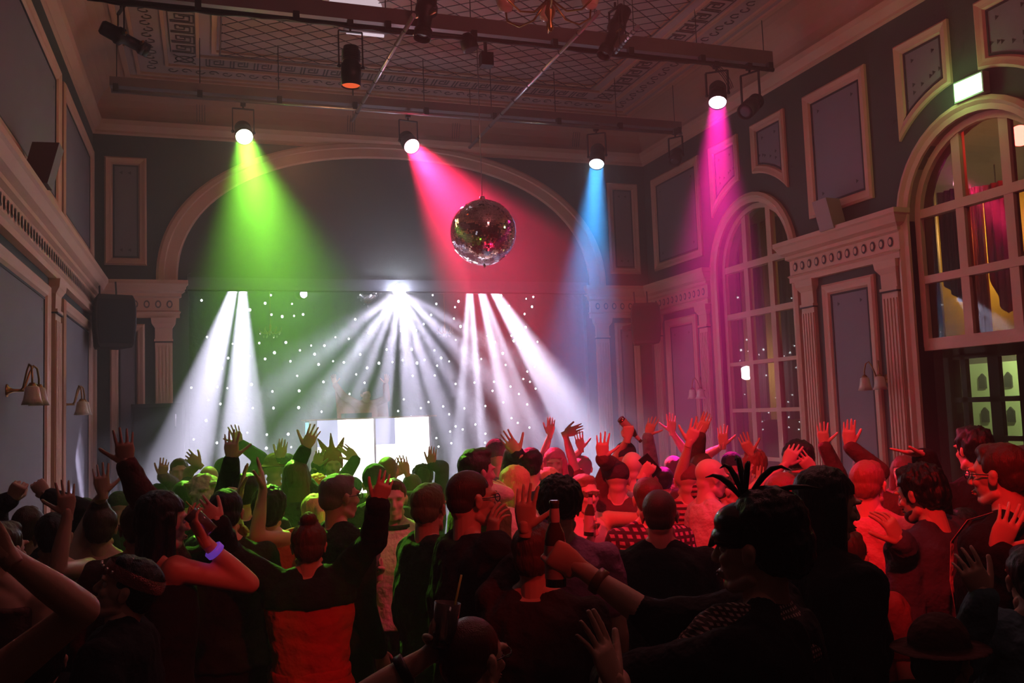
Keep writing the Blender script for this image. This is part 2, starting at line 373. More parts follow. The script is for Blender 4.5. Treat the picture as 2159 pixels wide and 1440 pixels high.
# entablatures
def entab(mp, u0, u1, label):
    prof = [(0, 3.60), (.07, 3.60), (.07, 3.66), (.09, 3.68), (.06, 3.70), (.06, 3.87), (.10, 3.89), (.10, 3.93), (.15, 3.96), (.19, 4.03), (.21, 4.05), (.21, 4.10), (0, 4.10)]
    mb = MB().mat(M_mould)
    rs = []
    for h, z in prof:
        e = h*.8; rs.append([mp(u0-e, z, 0), mp(u0-e, z, h), mp(u1+e, z, h), mp(u1+e, z, 0)])
    mb.rings(rs, caps=True, smooth=False)
    mb.mat(M_dark); n = int((u1-u0)/.13)
    for i in range(n):
        u = u0+(i+.5)*(u1-u0)/n; mb.add([mp(u+.04*math.cos(a), 3.785+.055*math.sin(a), .066) for a in [k*PI/5 for k in range(10)]], [tuple(range(10))])
    mb.mat(M_mould)
    for i in range(n):
        u = u0+(i+.5)*(u1-u0)/n; mb.add([mp(u+.024*math.cos(a), 3.785+.034*math.sin(a), .072) for a in [k*PI/4 for k in range(8)]], [tuple(range(8))])
    trim(mb, label)
entab(mapB, XL+.02, -.40, 'carved cornice block left of the stage'); entab(mapB, 5.83, XR-.02, 'carved cornice block right of the stage')
entab(mapL, 5.0, YB-.02, 'long carved cornice along the left wall'); entab(mapR, 11.15, YB-.02, 'carved cornice on the right wall nearest the stage')
entab(mapR, 7.40, 9.14, 'carved cornice between the two arched windows'); entab(mapR, 3.6, 5.35, 'carved cornice right of the near window')
# fluted pilasters
def pilaster(mp, u0, u1, label):
    mb = MB().mat(M_mould); d = .05; w = u1-u0; n = 5
    mb.rings([[mp(a, z, 0), mp(a, z, d), mp(b, z, d), mp(b, z, 0)] for z, a, b in ((0, u0, u1), (3.28, u0, u1))], smooth=False)
    for i in range(n):
        a = u0+w*(i+.22)/n; b = u0+w*(i+.78)/n
        mb.rings([[mp(a, z, d), mp(a, z, d+.012), mp(b, z, d+.012), mp(b, z, d)] for z in (.3, 3.2)], smooth=False)
    rs = [[mp(u0-e, z, 0), mp(u0-e, z, h), mp(u1+e, z, h), mp(u1+e, z, 0)] for z, e, h in ((3.28, .01, .07), (3.31, .01, .07), (3.31, 0, .05), (3.46, .0, .055), (3.52, .04, .09), (3.60, .05, .10))]
    mb.rings(rs, smooth=False); mb.mat(M_line)
    mb.rings([[mp(u0-.012, z, 0), mp(u0-.012, z, .074), mp(u1+.012, z, .074), mp(u1+.012, z, 0)] for z in (3.265, 3.28)], smooth=False)
    trim(mb, label)
pilaster(mapB, -.66, -.44, 'fluted pilaster left of the stage'); pilaster(mapB, 5.87, 6.09, 'fluted pilaster right of the stage')
pilaster(mapR, 8.79, 9.02, 'fluted pilaster beside the far window'); pilaster(mapR, 7.43, 7.66, 'fluted pilaster beside the near window')
pilaster(mapR, 11.18, 11.40, 'fluted pilaster on the stage side of the far window'); pilaster(mapR, 12.6, 12.8, 'fluted pilaster in the right stage corner')
pilaster(mapL, 9.55, 9.9, 'fluted pilaster between the lower panels of the left wall'); pilaster(mapL, 12.72, 12.92, 'fluted pilaster in the left stage corner')
# big arch above the stage
mb = MB().mat(M_mould)
def earch(a, b, e=2.25, n=60):
    return [(XC+a*math.copysign(abs(math.cos(t))**(2/e), math.cos(t)), 4.10+b*abs(math.sin(t))**(2/e)) for t in [i*PI/n for i in range(n+1)]]
A, B = earch(3.36, 2.0+.13), earch(3.08, 1.9)
rs = []
for (h, k) in ((0, 0), (.05, 0), (.07, .12), (.07, .35), (.045, .4), (.045, .92), (.03, 1), (0, 1)):
    rs.append([mapB(p[0]*(1-k)+q[0]*k, p[1]*(1-k)+q[1]*k, h) for p, q in zip(A, B)])
n = len(A)
for r0, r1 in zip(rs, rs[1:]): mb.add(r0+r1, [(i, i+1, n+i+1, n+i) for i in range(n-1)], False)
trim(mb, 'broad cream arch moulding above the stage')
# ------------------------------------------------------------------ arched windows
def window(n, c, z0, bars, label, door=False):
    mb = MB().mat(M_mould); o = archpoly(c, 0); ob = [(c+RW+.13, 0)]+arc(c, ZS, RW+.13, 0, PI, 20)+[(c-RW-.13, 0)]; ib = [(c+RW, 0)]+arc(c, ZS, RW, 0, PI, 20)+[(c-RW, 0)]
    for t0, h0, t1, h1 in ((0, 0, 0, .05), (0, .05, .35, .07), (.35, .07, .6, .04), (.6, .04, 1, .03), (1, .03, 1, -.18)):
        L = lambda t, h: [mapR(a[0]*(1-t)+b[0]*t, a[1]*(1-t)+b[1]*t, h) for a, b in zip(ob, ib)]
        mb.add(L(t0, h0)+L(t1, h1), [(i, i+1, len(ob)+i+1, len(ob)+i) for i in range(len(ob)-1)], False)
    f = struct(mb.build('window_%d' % n), label)
    mb = MB(); H = -.12
    ir = [(c+RW-.07, z0), ]+arc(c, ZS, RW-.07, 0, PI, 20)+[(c-RW+.07, z0)]; orr = [(c+RW, z0)]+arc(c, ZS, RW, 0, PI, 20)+[(c-RW, z0)]
    k = len(ir)
    for a, b, h0, h1 in ((orr, ir, H+.05, H+.05), (ir, ir, H+.05, H)):
        mb.add([mapR(*p, h0) for p in a]+[mapR(*p, h1) for p in b], [(i, i+1, k+i+1, k+i) for i in range(k-1)], False)
    def top(u): return ZS+math.sqrt(max(0, (RW-.02)**2-(u-c)**2))
    for u, w in ((c-.28, .075), (c+.28, .075)):
        mb.bar(mapR(u, z0, H), mapR(u, top(u), H), w, .10)
    for u in (c-.02,): pass
    for z, w in bars: mb.bar(mapR(c-RW, z, H), mapR(c+RW, z, H), .09, w)
    fr = mb.build('window_frame', M_mould, f)
    edges = [c-RW+.05, c-.28, c+.28, c+RW-.05]; zs = [z0]+[b[0] for b in bars]
    for i in range(3):
        a, b = edges[i]+.03, edges[i+1]-.03
        for j in range(len(zs)):
            za = zs[j]+.02; zb = zs[j+1]-.02 if j+1 < len(zs) else None
            if zb: poly = rect(a, b, za, zb)
            else: poly = [(a, za), (b, za)]+[(b+(a-b)*t/6, top(b+(a-b)*t/6)-.03) for t in range(7)]
            g = MB(); q = [mapR(u, z, H-.002) for u, z in poly]; q2 = [mapR(u, z, H-.006) for u, z in poly]; g.rings([q, q2], smooth=False)
            g.build('window_pane', M_glass, f)
    return f
window(1, W1, .1, [(.78, .05), (1.42, .05), (2.06, .05), (2.70, .05), (3.36, .08), (4.02, .09)], 'tall arched window with small panes, far right wall')
window(2, W2, 2.66, [(2.68, .12), (3.34, .08), (4.02, .09)], 'tall arched window above an open doorway, near right wall')
window(3, 2.74, 2.66, [(2.68, .12), (3.34, .08), (4.02, .09)], 'arched window outside the frame on the right wall')
# ------------------------------------------------------------------ room beyond the right wall
X0 = XR+.3
mb = MB().mat(M_foyer); mb.add([(12, YF, 0), (12, 15, 0), (12, 15, 5.2), (12, YF, 5.2), (X0, YF, 5.2), (X0, 15, 5.2), (X0, 15, 0), (X0, YF, 0)], [(0, 1, 2, 3), (3, 2, 5, 4), (1, 6, 5, 2), (0, 3, 4, 7)])
struct(mb.build('wall_foyer'), 'dark reddish walls of the bar room beyond the windows')
def drape(name, x, y0, y1, z0, z1, m, label, cut=None, amp=.03):
    mb = MB(); n = 24; rows = 8; vs = []
    for side in (0, .012):
        for j in range(rows+1):
            for i in range(n+1):
                t = i/n; y = y0+(y1-y0)*t; zb = z0 if cut is None else cut(t)*(z1-z0)+z0
                vs.append((x+side+amp*math.sin(t*n*1.1)+.01*math.sin(t*31), y, zb+(z1-zb)*j/rows))
    k = (n+1)*(rows+1)
    fs = [(j*(n+1)+i, j*(n+1)+i+1, (j+1)*(n+1)+i+1, (j+1)*(n+1)+i) for j in range(rows) for i in range(n)]
    mb.add(vs[:k], fs, True); mb.add(vs[k:], fs, True)
    return tag(mb.build(name, m), label, 'curtain', 'drapes beyond the arched windows')
yy = lambda px, X: onX(px, 560, X).y
zz = lambda px, py, X: onX(px, py, X).z
drape('drape', 8.3, yy(2330, 8.3), yy(1890, 8.3), 2.75, 4.35, M_yellow, 'wide yellow drape hung behind the near window')
drape('drape', 7.75, yy(1979, 7.75), yy(1925, 7.75), 2.7, 5.0, M_greydr, 'dark grey drape at the left edge of the near window')
za, zb_ = zz(1990, 597, 7.7), zz(2035, 650, 7.7)
drape('drape', 7.7, yy(2042, 7.7), yy(1986, 7.7), zb_, 4.4, M_greydr, 'grey swag drape with a sloping hem behind the near window', lambda t: (za-zb_)/(4.4-zb_)*t**1.4)
drape('drape', 7.9, yy(2077, 7.9), yy(2048, 7.9), 2.7, 4.4, M_reddr, 'narrow dark red drape behind the middle panes of the near window')
zc_ = zz(2115, 662, 7.6); zd_ = zz(2086, 560, 7.6)
drape('drape', 7.6, yy(2150, 7.6), yy(2083, 7.6), zc_, 4.3, M_reddr, 'red swag drape with a curved hem behind the near window', lambda t: (zd_-zc_)/(4.3-zc_)*(abs(t-.45)/.55)**2)
for i, (a, b, m, lb) in enumerate(((12.1, 12.9, M_greydr, 'dark drape at the left of the far window'), (11.85, 12.1, M_yellow, 'first narrow yellow drape behind the far window'), (11.55, 11.85, M_greydr, 'grey drape between two yellow ones behind the far window'),
        (11.3, 11.5, M_yellow, 'second narrow yellow drape behind the far window'), (10.8, 11.3, M_greydr, 'grey drape at the right of the far window'), (10.55, 10.8, M_yellow, 'yellow drape at the right edge of the far window'))):
    drape('drape', 8.0+.02*(i % 2), a, b, 1.9 if i in (2, 3, 4, 5) else 1.4, 4.9, m, lb, None, .02)
mb = MB(); mb.box((8.3, 10.2, 1.15), (8.9, 12.2, 2.05)); tag(mb.build('linen_screen', M_white), 'pale draped screen seen through the bottom panes of the far window', 'screen')
# bar room cabinet seen through the doorway
cb = thing('bar_cabinet', (10.9, 9.3, 0), 'pale green lit bar cabinet with small lantern cut-outs beyond the doorway', 'cabinet')
mb = MB(); mb.box((10.9, 7.3, 1.0), (11.2, 11.6, 2.62)); mb.box((10.75, 7.3, 0), (11.2, 11.6, 1.0)); mb.build('body', M_cab, cb)
for k in range(9):
    for z in (2.35, 1.85):
        y = 7.6+k*.45; mb = MB(); q = [(y-.06, z-.1), (y+.06, z-.1), (y+.06, z+.06), (y, z+.12), (y-.06, z+.06)]
        mb.rings([[V((10.9, a, b)) for a, b in q], [V((10.87, a, b)) for a, b in q]], smooth=False); mb.build('lantern_cutout', M_black, cb)
dr = thing('glazed_door', (8.6, 8.0, 0), 'dark glazed door frame standing beyond the open doorway', 'door')
mb = MB()
for y in (7.35, 7.62, 7.95, 8.02, 8.42, 8.6): mb.box((8.6, y-.05, 0), (8.66, y+.03, 2.9))
for z in (.05, 1.0, 1.65, 2.1, 2.62): mb.box((8.6, 7.3, z-.03), (8.66, 8.6, z+.03))
mb.box((8.6, 8.55, 0), (8.7, 9.6, 3)); mb.box((8.6, 4.5, 2.62), (8.7, 9.6, 3)); mb.build('frame', M_black, dr)
wl_ = thing('wall_lamp', (9.9, 8.9, 2.7), 'small amber bulb glowing in the bar room above the doorway', 'lamp')
mb = MB(); mb.ball((9.9, 8.91, 2.745), .028); mb.build('bulb', glow('amber_bulb', (1, .55, .12), 60), wl_)
mb = MB(); mb.tube([(9.9, 8.91, 2.77), (9.9, 8.91, 3.1), (9.9, 8.91, 5.19)], .008); mb.build('cord', M_black, wl_)
bt = thing('bar_counter', (9.6, 8.3, 0), 'dark bar counter beyond the doorway', 'counter'); mb = MB(); mb.box((9.4, 6.6, 0), (9.9, 10.6, 1.15)); mb.build('counter_body', M_wood, bt); mb = MB(); mb.box((9.35, 6.5, 1.15), (9.95, 10.7, 1.2)); mb.build('counter_top', M_black, bt)
for k in range(9):
    y = 7.9+k*.22; c = [(.9, .35, .05), (.2, .4, .1), (.5, .2, .05)][k % 3]; mb = MB(); h = .26+.03*(k % 3)
    mb.lathe([(.036, 0), (.038, .02), (.038, h*.6), (.014, h*.78), (.013, h)], (9.6, y, 1.2))
    tag(mb.build('bottle', mat('bottle_glass', c, .1)), ['amber', 'green', 'brown'][k % 3]+' liquor bottle on the bar counter, '+['rightmost', 'second from the right', 'third from the right', 'fourth from the right', 'the middle one', 'fourth from the left', 'third from the left', 'second from the left', 'leftmost'][k], 'bottle', 'bottles on the bar counter')
plight('bar_glow', (10.2, 9.0, 3.0), (.85, 1, .45), 80, .1); plight('drape_glow', (7.9, 7.6, 3.9), (1, .62, .15), 36, .15); plight('drape_red_glow', (7.35, 6.3, 4.6), (1, .04, .03), 8, .1); plight('far_drape_glow', (7.5, 11.3, 2.6), (1, .8, .7), 7, .1)
# ------------------------------------------------------------------ stage
pel = thing('pelmet', (XC, YB-.1, SZ), 'flat grey-blue pelmet along the top of the stage opening', 'pelmet')
mb = MB(); mb.rings([[V((-.25, y, z)), V((5.74, y, z))][::1]+[V((5.74, y+.03, z)), V((-.25, y+.03, z))] for y, z in ((YB-.08, 3.97), (YB-.09, 4.03), (YB-.08, 4.16))], smooth=False); mb.build('cloth', M_valance, pel)
mb = MB(); mb.tube([(-.28, YB-.10, 3.975), (5.76, YB-.10, 3.975)], .012); mb.build('bottom_rail', M_black, pel)
mb = MB(); mb.tube([(-.25, YB-.11, 3.93), (-.25, YB-.11, 4.19), (-.20, YB-.11, 4.21)], .008); mb.build('hook', M_black, pel)
cur = thing('star_curtain', (XC, 14.2, 1.2), 'grey stage backcloth dotted with small white lights', 'curtain')
mb = MB(); n = 160; vs = []
for j in range(2):
    for i in range(n+1): x = -.8+(7.0)*i/n; vs.append((x, 14.22+.010*math.sin(i*1.25)+.006*math.sin(i*.37), 1.05 if j == 0 else 4.9))
mb.add(vs, [(i, i+1, n+2+i, n+1+i) for i in range(n)], True); mb.build('cloth', M_curtain, cur)
ST1 = [(1275,460),(1713,427),(1677,478),(1847,482),(1717,550),(1785,562),(1860,558),(1917,549),(1580,520),(1310,692),(1500,660),(1472,735),(1640,730),(1808,726),(1968,746),(2052,746),(1515,797),(1578,812),(1677,830),(1736,791),(1897,776),(1990,800),(2122,693),(1837,845),(2015,865),(2107,845),(1443,825),(1403,889),(1880,937),(2046,976),(1590,992),(1210,1012),(1373,1007),(1438,1015),(1723,1036),(1892,1032),(1319,1091),(1394,1115),(1554,1080),(1599,1141),(1730,1141),(1889,1138),(2034,1164),(1304,1220),(1564,1296),(1688,1309),(1823,1306),(1225,1339),(1372,1361),(1685,1395),(1842,1388)]
ST2 = [(87,580),(173,667),(46,703),(233,607),(376,655),(520,610),(472,650),(577,427),(600,482),(740,466),(718,503),(567,552),(753,625),(711,575),(1010,430),(1168,450),(1213,438),(1205,500),(1060,495),(1158,546),(930,590),(924,684),(970,724),(1090,716),(1075,684),(1165,630),(722,710),(1170,745),(1131,762),(1240,722),(286,771),(444,770),(588,775),(118,802),(1020,795),(963,803),(845,796),(884,831),(525,836),(630,824),(681,846),(15,852),(237,857),(322,850),(388,838),(478,856),(605,873),(162,887),(1038,868),(1222,880),(93,928),(450,937),(590,935),(146,981),(1175,910),(1150,957),(1192,975),(1228,1018),(1069,1005),(965,975),(841,980),(722,988),(955,1032),(1122,1052),(51,1052),(394,1086),(550,1103),(643,1131),(1024,1105),(1175,1118),(502,1141),(358,1160),(777,1143),(910,1128),(681,1180),(440,1195),(1075,1205),(1115,1235),(1189,1264),(722,1257),(767,1276),(687,1290),(847,1245),(910,1303),(600,1331),(695,1363),(908,1360),(614,1385)]
stars = [onY(x/3, 480+y/3, 14.13) for x, y in ST1]+[onY(720+x/3, 480+y/3, 14.13) for x, y in ST2]
M_star = glow('star_led', (.85, .97, 1), 9)
mb = MB(); mb.ball((0, 0, 0), (.016, .016, .018), 8, 6); sm = mb.build('star_light', M_star, cur, stars[0])
rest = MB()
for i, p in enumerate(stars[1:], 1):
    if i < 99:
        c = sm.copy(); COL.objects.link(c); c.location = p; k = .7+.6*((i*37 % 11)/11); c.scale = (k, k, k)
    else: rest.ball(p, (.014, .014, .015), 8, 6)
rs_ = rest.build('star_light', M_star, cur); rs_['kind'] = 'stuff'
# booth
bz0, bz1 = 1.05, 2.13; by = 13.05
bo = thing('dj_booth', (2.24, by, 1.2), 'glowing white DJ booth of lit panels with a thin wooden top', 'booth')
gx0, gx1 = onY(669, 900, by).x, onY(904, 900, by).x
def scr(x0, x1, z0, z1, c, s, nm='lit_panel', d=0): mb = MB(); mb.box((x0, by-.005-d, z0), (x1, by+.03, z1)); return mb.build(nm, glow('booth_light', c, s), bo)
xm = (gx0+gx1)/2+.02; wcell = (xm-gx0)/3
for a, b in ((gx0, xm-.03), (xm, gx1)):
    w = (b-a)
    scr(a, a+w*.36, 1.75, bz1, (.70, .66, 1.0), 1.05); scr(a, a+w*.36, bz0, 1.75, (1, .93, 1), 2.6)
    scr(a+w*.36, b, bz0, bz1, (1, .96, .95), 3.2)
scr(onY(644, 900, by).x, onY(651, 900, by).x, 1.7, bz1-.02, (.35, .8, 1), 1.2, 'cyan_edge_light')
mb = MB(); M_bf = mat('booth_frame_paint', (.6, .56, .56), .5)
for a, b in ((gx0-.115, gx0-.01), (xm-.03, xm), (gx1, gx1+.03)): mb = MB(); mb.box((a, by-.01, bz0), (b, by+.6, bz1)); mb.build('post', M_bf, bo)
mb = MB(); mb.box((gx0-.16, by-.03, bz1), (gx1+.12, by+.65, bz1+.022)); mb.build('top', M_wood, bo)
mb = MB(); mb.box((1.9, by+.15, bz1+.02), (2.3, by+.5, bz1+.09)); tag(mb.build('mixer', M_black), 'black mixing desk on the booth top', 'mixer')
# PA speakers
def pa(c, w, h, d, rz, label, hang=True):
    t = thing('loudspeaker', c, label, 'loudspeaker', 'hanging loudspeakers flanking the stage'); R = Matrix.Rotation(rz, 4, 'Z'); T = Matrix.Translation(c)
    mb = MB(); rs = []
    for z, k in ((-h/2, .80), (-h/2+.04, .9), (-h*.1, 1), (h*.25, 1), (h/2-.05, .93), (h/2, .82)):
        rs.append([(T @ R @ V((x*w/2*k, y, z))) for x, y in ((-1, -d/2), (-.94, -d/2-.02), (.94, -d/2-.02), (1, -d/2), (.7, d/2), (-.7, d/2))])
    mb.rings(rs, smooth=False); cb_ = mb.build('cabinet', M_blackm, t)
    mb = MB(); mb.rings([[T @ R @ V((x*w*.43*k, -d/2-.028+(.0), z)) for x in (-1, 1)]+[T @ R @ V((x*w*.43*k, -d/2-.015, z)) for x in (1, -1)] for z, k in ((-h/2+.05, .9), (0, 1), (h/2-.06, .95))], smooth=False); mb.build('grille', M_grille, cb_)
    mb = MB(); mb.tube([T @ R @ V((-.1, d*.3, h/2-.02)), T @ R @ V((-.1, d*.4, h/2+.22))], .012)
    mb.tube([T @ R @ V((.1, d*.3, h/2-.02)), T @ R @ V((.1, d*.4, h/2+.22))], .012); mb.bar(V(c)+V((0, .1, 0)), V((c[0], 12.995, c[2])), .08, .08); mb.build('bracket', M_black, t)
pa(onY(234, 680, 12.3)+V((0, 0, 0)), .50, .66, .42, .35, 'black hanging loudspeaker left of the stage')
pa(onY(1357, 684, 12.3), .46, .62, .42, -.3, 'black hanging loudspeaker right of the stage')
sb = thing('bass_bin', (-.6, 12.6, 0), 'tall black loudspeaker stack standing at the left of the stage', 'loudspeaker')
q0 = onY(278, 853, 12.5); q1 = onY(388, 853, 12.5)
mb = MB(); mb.rings([[V((x, y, z)) for x, y in ((q0.x, 12.35), (q0.x+.02, 12.32), (q1.x-.02, 12.32), (q1.x, 12.35), (q1.x, 12.9), (q0.x, 12.9))] for z in (1.22, q0.z-.02, q0.z)], smooth=False); cb_ = mb.build('cabinet', M_blackm, sb)
mb = MB(); mb.box((q0.x+.04, 12.30, 1.3), (q1.x-.04, 12.322, q0.z-.05)); mb.build('grille', M_grille, cb_)
mb = MB(); mb.box((q0.x, 12.3, 0), (q1.x, 12.9, 1.22)); mb.build('lower_cabinet', M_blackm, sb)
mb = MB(); mb.tube([(q1.x-.1, 12.3, q0.z-.3), (q1.x-.1, 12.27, q0.z-.3), (q1.x-.1, 12.27, q0.z-.15), (q1.x-.1, 12.3, q0.z-.15)], .01); mb.build('handle', M_steel, cb_)
# small wall speakers
for (p, s, lb) in ((V((XL+.17, 8.02, 4.30)), 1, 'small dark wall loudspeaker on the cornice of the left wall'), (V((XR-.17, 8.25, 4.24)), -1, 'small pale wall loudspeaker under the panel between the windows')):
    t = thing('wall_loudspeaker', p, lb, 'loudspeaker'); mb = MB(); c = .9
    mb.rings([[p+V((s*(x+.04*(z/.16)), y, z)) for x, y in ((-.1, -.10), (.1, -.12), (.1, .12), (-.1, .10))] for z in (-.17, .17)], smooth=False); mb.build('cabinet', mat('wall_speaker_paint', (.14, .10, .09) if s > 0 else (.3, .22, .2), .6), t)
    mb = MB(); mb.tube([p+V((-s*.16, 0, .05)), p+V((-s*.08, 0, 0))], .02); mb.build('bracket', M_black, t)
# ------------------------------------------------------------------ sconces
def sconce(mp, u, z, label, n=2, sp=.16):
    b = mp(u, z, 0); t = thing('wall_sconce', b, label, 'wall light', 'brass wall lights with glass shades')
    mb = MB(); mb.lathe([(.05, 0), (.05, .012), (.03, .02), (.012, .05), (.012, .12)], b, mp(u, z, 1)-b, 14); mb.build('backplate', M_brass, t)
    for i in range(n):
        o = (i-(n-1)/2)*sp*1.4
        pts = [mp(u+o*k, z+zz, h) for k, zz, h in ((0, 0, .1), (.2, .02, .12), (.45, .14, .15), (.65, .19, .17), (.85, .17, .19), (1, .09, .2), (1, .03, .2))]
        mb = MB(); mb.tube(pts, .008, 8); a = mb.build('arm', M_brass, t)
        e = mp(u+o, z+.03, .2); mb = MB()
        mb.lathe([(.02, 0), (.045, -.012), (.052, -.05), (.06, -.10), (.075, -.145), (.071, -.143), (.056, -.10), (.046, -.05), (.03, -.02)], e, (0, 0, 1), 24, lambda k, i: .10*math.sin(k*PI*6/12) if i in (4, 5) else 0)
        sh_ = mb.build('shade', M_shade, t)
        mb = MB(); mb.lathe([(.018, .02), (.03, .0), (.03, -.015)], e, (0, 0, 1), 12); mb.build('cap', M_brass, sh_)
sconce(mapL, 7.6, 2.45, 'brass two-arm wall light with glass shades at the left frame edge', 2, .2)
sconce(mapL, 10.35, 2.40, 'brass wall light with glass shades on the left wall, nearer the stage')
sconce(mapR, 7.72, 2.36, 'brass wall light beside the near window on the right wall'); sconce(mapR, 11.32, 2.36, 'brass wall light in the haze beside the far window')
# ------------------------------------------------------------------ exit sign
e0 = V((XR-.06, 6.42, 5.02)); t = thing('exit_sign', e0, 'green-white glowing exit sign above the near arched window', 'sign')
mb = MB(); mb.box((XR-.10, 6.13, 4.92), (XR-.02, 6.47, 5.12)); mb.build('housing', mat('sign_housing', (.25, .25, .22), .5), t)
mb = MB(); mb.box((XR-.106, 6.145, 4.935), (XR-.10, 6.455, 5.105)); mb.build('lit_face', glow('exit_light', (.62, 1, .55), 5), t)
plight('exit_glow', (XR-.22, 6.4, 5.0), (.35, 1, .3), 5, .1)
# ------------------------------------------------------------------ lighting rig
def clampbox(mb, x, y, z): mb.box((x-.03, y-.035, z-.04), (x+.03, y+.035, z+.05))
def rig(name, Y, x0, x1, zp, zb, label):
    t = thing(name, (x0, Y, zp), label, 'lighting bar')
    mb = MB(); mb.box((x0-.02, Y+.02, zp+.075), (x1+.02, Y+.16, zb)); mb.build('beam', M_beam, t)
    mb = MB(); mb.tube([(x0, Y, zp), (x1, Y, zp)], .026, 12); mb.build('pipe', M_steel if Y > 10 else M_black, t)
    mb = MB()
    k = int((x1-x0)/.9)
    for i in range(k+1):
        x = x0+.05+(x1-x0-.1)*i/k; mb = MB(); clampbox(mb, x, Y, zp+.03)
        mb.tube([(x, Y+.1, zb), (x, Y+.1, ZCE)], .006, 6); mb.build('hanger', M_black, t)
    if Y < 10:
        mb = MB(); mb.tube([(x0+.1+i*(x1-x0-.2)/60, Y-.03, zp-.02-.018*abs(math.sin(i*.9))-.012*math.sin(i*.31)) for i in range(61)], .014, 6); mb.build('cable', M_black, t)
rig('lighting_bar', 11.0, -1.02, 6.45, 6.03, 6.21, 'rear ceiling lighting bar carrying the green, red and blue lamps')
rig('lighting_bar', 8.8, -1.02, 6.45, 6.12, 6.36, 'front ceiling lighting bar nearest the camera')
for (a, b, lb) in ((onY(872, 5, 8.1), onY(742, 250, 11.3), 'long steel pipe running across the lighting bars at the left'), (onY(1262, 12, 7.6), onY(990, 308, 12.1), 'long steel pipe running across the lighting bars in the middle'), (onY(1345, 50, 7.8), onY(1298, 98, 8.45), 'short steel pipe near the front lighting bar')):
    a.z = b.z = 5.975
    t = thing('cross_pipe', a, lb, 'pipe', 'steel pipes crossing the lighting bars'); mb = MB(); mb.tube([a, b], .022, 12); mb.build('pipe', M_steel, t)
    d = b-a
    for k in range(1, 9): p = a+d*(k/9); q = d.normalized()*.01; mb = MB(); mb.tube([p-q, p+q], .025, 10); mb.build('tape_band', M_black, t)
    mb = MB(); mb.tube([a+V((0, .1, 0)), a+V((0, .1, ZCE-a.z))], .005, 6); mb.tube([b-V((0, .1, 0)), b+V((0, -.1, ZCE-b.z))], .005, 6); mb.build('hanger', M_black, t)
# par cans
def yoke(mb, c, ax, top, r, w=.012):
    side = ax.cross(V((0, 0, 1)));
    if side.length < .2: side = V((1, 0, 0))
    side.normalize(); up = V((0, 0, 1))
    a = c+side*(r+.02); b = c-side*(r+.02); z = top.z-c.z-.07
    mb.bar(a-up*.01, a+up*z, w, .03); mb.bar(b-up*.01, b+up*z, w, .03); mb.bar(a+up*z, b+up*z, .03, w)
    m = (a+b)/2+up*z; mb.bar(m, V((m.x, m.y, top.z)), .02, .02)
    for s in (a, b): mb.ball(s, .02, 8, 6)
def can(front, aim, r, L, top, label, lens=None, ls=40, group='par lamps hanging from the lighting bars', nm='stage_lamp'):
    d = (V(aim)-V(front)).normalized(); t = thing(nm, front, label, 'stage light', group); f = V(front)
    mb = MB(); mb.lathe([(r*.45, -L), (r*.75, -L*.97), (r*.85, -L*.8), (r*.8, -L*.55), (r, -L*.5), (r, .02), (r*.97, .02), (r*.96, -.005), (.002, -.005)], f, d, 24, caps=True)
    for k in range(6):
        a = -L*(.62+.05*k); mb.lathe([(r*.82, a), (r*.95, a+.006), (r*.82, a+.012)], f, d, 24, caps=False)
    mb.build('housing', M_black, t)
    mb = MB(); yoke(mb, f-d*L*.45, d, V((f.x-d.x*L*.45, f.y, top)), r); yk_ = mb.build('yoke', M_black, t)
    mb = MB(); c = f-d*L*.45; mb.box((c.x-.03, c.y-.03, top-.03), (c.x+.03, c.y+.03, top+.05)); mb.build('clamp', M_black, yk_)
    if lens:
        mb = MB(); mb.lathe([(r*.94, .0), (r*.8, .012), (r*.5, .016), (.001, .017)], f, d, 24); mb.build('lens', glow('lamp_lens', lens, ls), t)
    else:
        mb = MB(); mb.lathe([(r*.94, .0), (r*.5, .012), (.001, .014)], f, d, 24); mb.build('lens', mat('dark_lens', (.05, .05, .06), .08), t)
    return t
LB = {'green': 'lit green lamp at the left of the rear bar', 'red': 'lit red lamp in the middle of the rear bar', 'blue': 'lit blue lamp at the right of the rear bar', 'magenta': 'lit magenta lamp at the right of the front bar'}
for nm, L, T, c, w, deg, lc in CANS:
    can(L, T, .105, .30 if nm != 'blue' else .34, 6.12 if nm == 'magenta' else 6.03, LB[nm], lc, 22)
def profile(a, b, r, top, label):      # long dark profile lantern from a (back) to b (front)
    a = V(a); b = V(b); d = (b-a); L = d.length; d.normalize(); t = thing('profile_spotlight', b, label, 'stage light', 'unlit profile spotlights on the front bar')
    mb = MB(); mb.lathe([(r*.6, 0), (r*.8, .02), (r*.85, L*.3), (r*1.0, L*.34), (r*1.0, L*.45), (r*.62, L*.5), (r*.62, L*.78), (r*.8, L*.82), (r*.8, L*.9), (r*.7, L*.9)], a, d, 20); mb.build('housing', M_black, t)
    c = a+d*L*.42; mb = MB(); yoke(mb, c, d, V((c.x, c.y, top)), r); mb.build('yoke', M_black, t)
    mb = MB(); mb.lathe([(r*.78, L*.9), (r*.78, L), (r*.74, L), (r*.74, L*.9)], a, d, 20, caps=False); mb.build('colour_frame', M_black, t)
    mb = MB(); mb.lathe([(r*.6, L*.92), (r*.3, L*.935), (.001, L*.94)], a, d, 16); mb.build('lens', mat('dark_lens', (.05, .05, .06), .08), t)
    side = d.cross(V((0, 0, 1))).normalized()
    for k, s in ((.45, 1), (.55, -1), (.8, 1)): mb = MB(); mb.bar(a+d*L*k+side*s*r*.6, a+d*L*k+side*s*(r+.05), .018, .018); mb.build('shutter_handle', M_brass, t)
profile(at(212, 55, 8.3), at(313, 108, 8.55), .085, 6.13, 'long unlit profile spotlight at the far left of the front bar')
profile(onY(905, -20, 8.6), onY(890, 82, 8.55), .115, 6.62, 'unlit profile spotlight above the front bar, left of the middle')
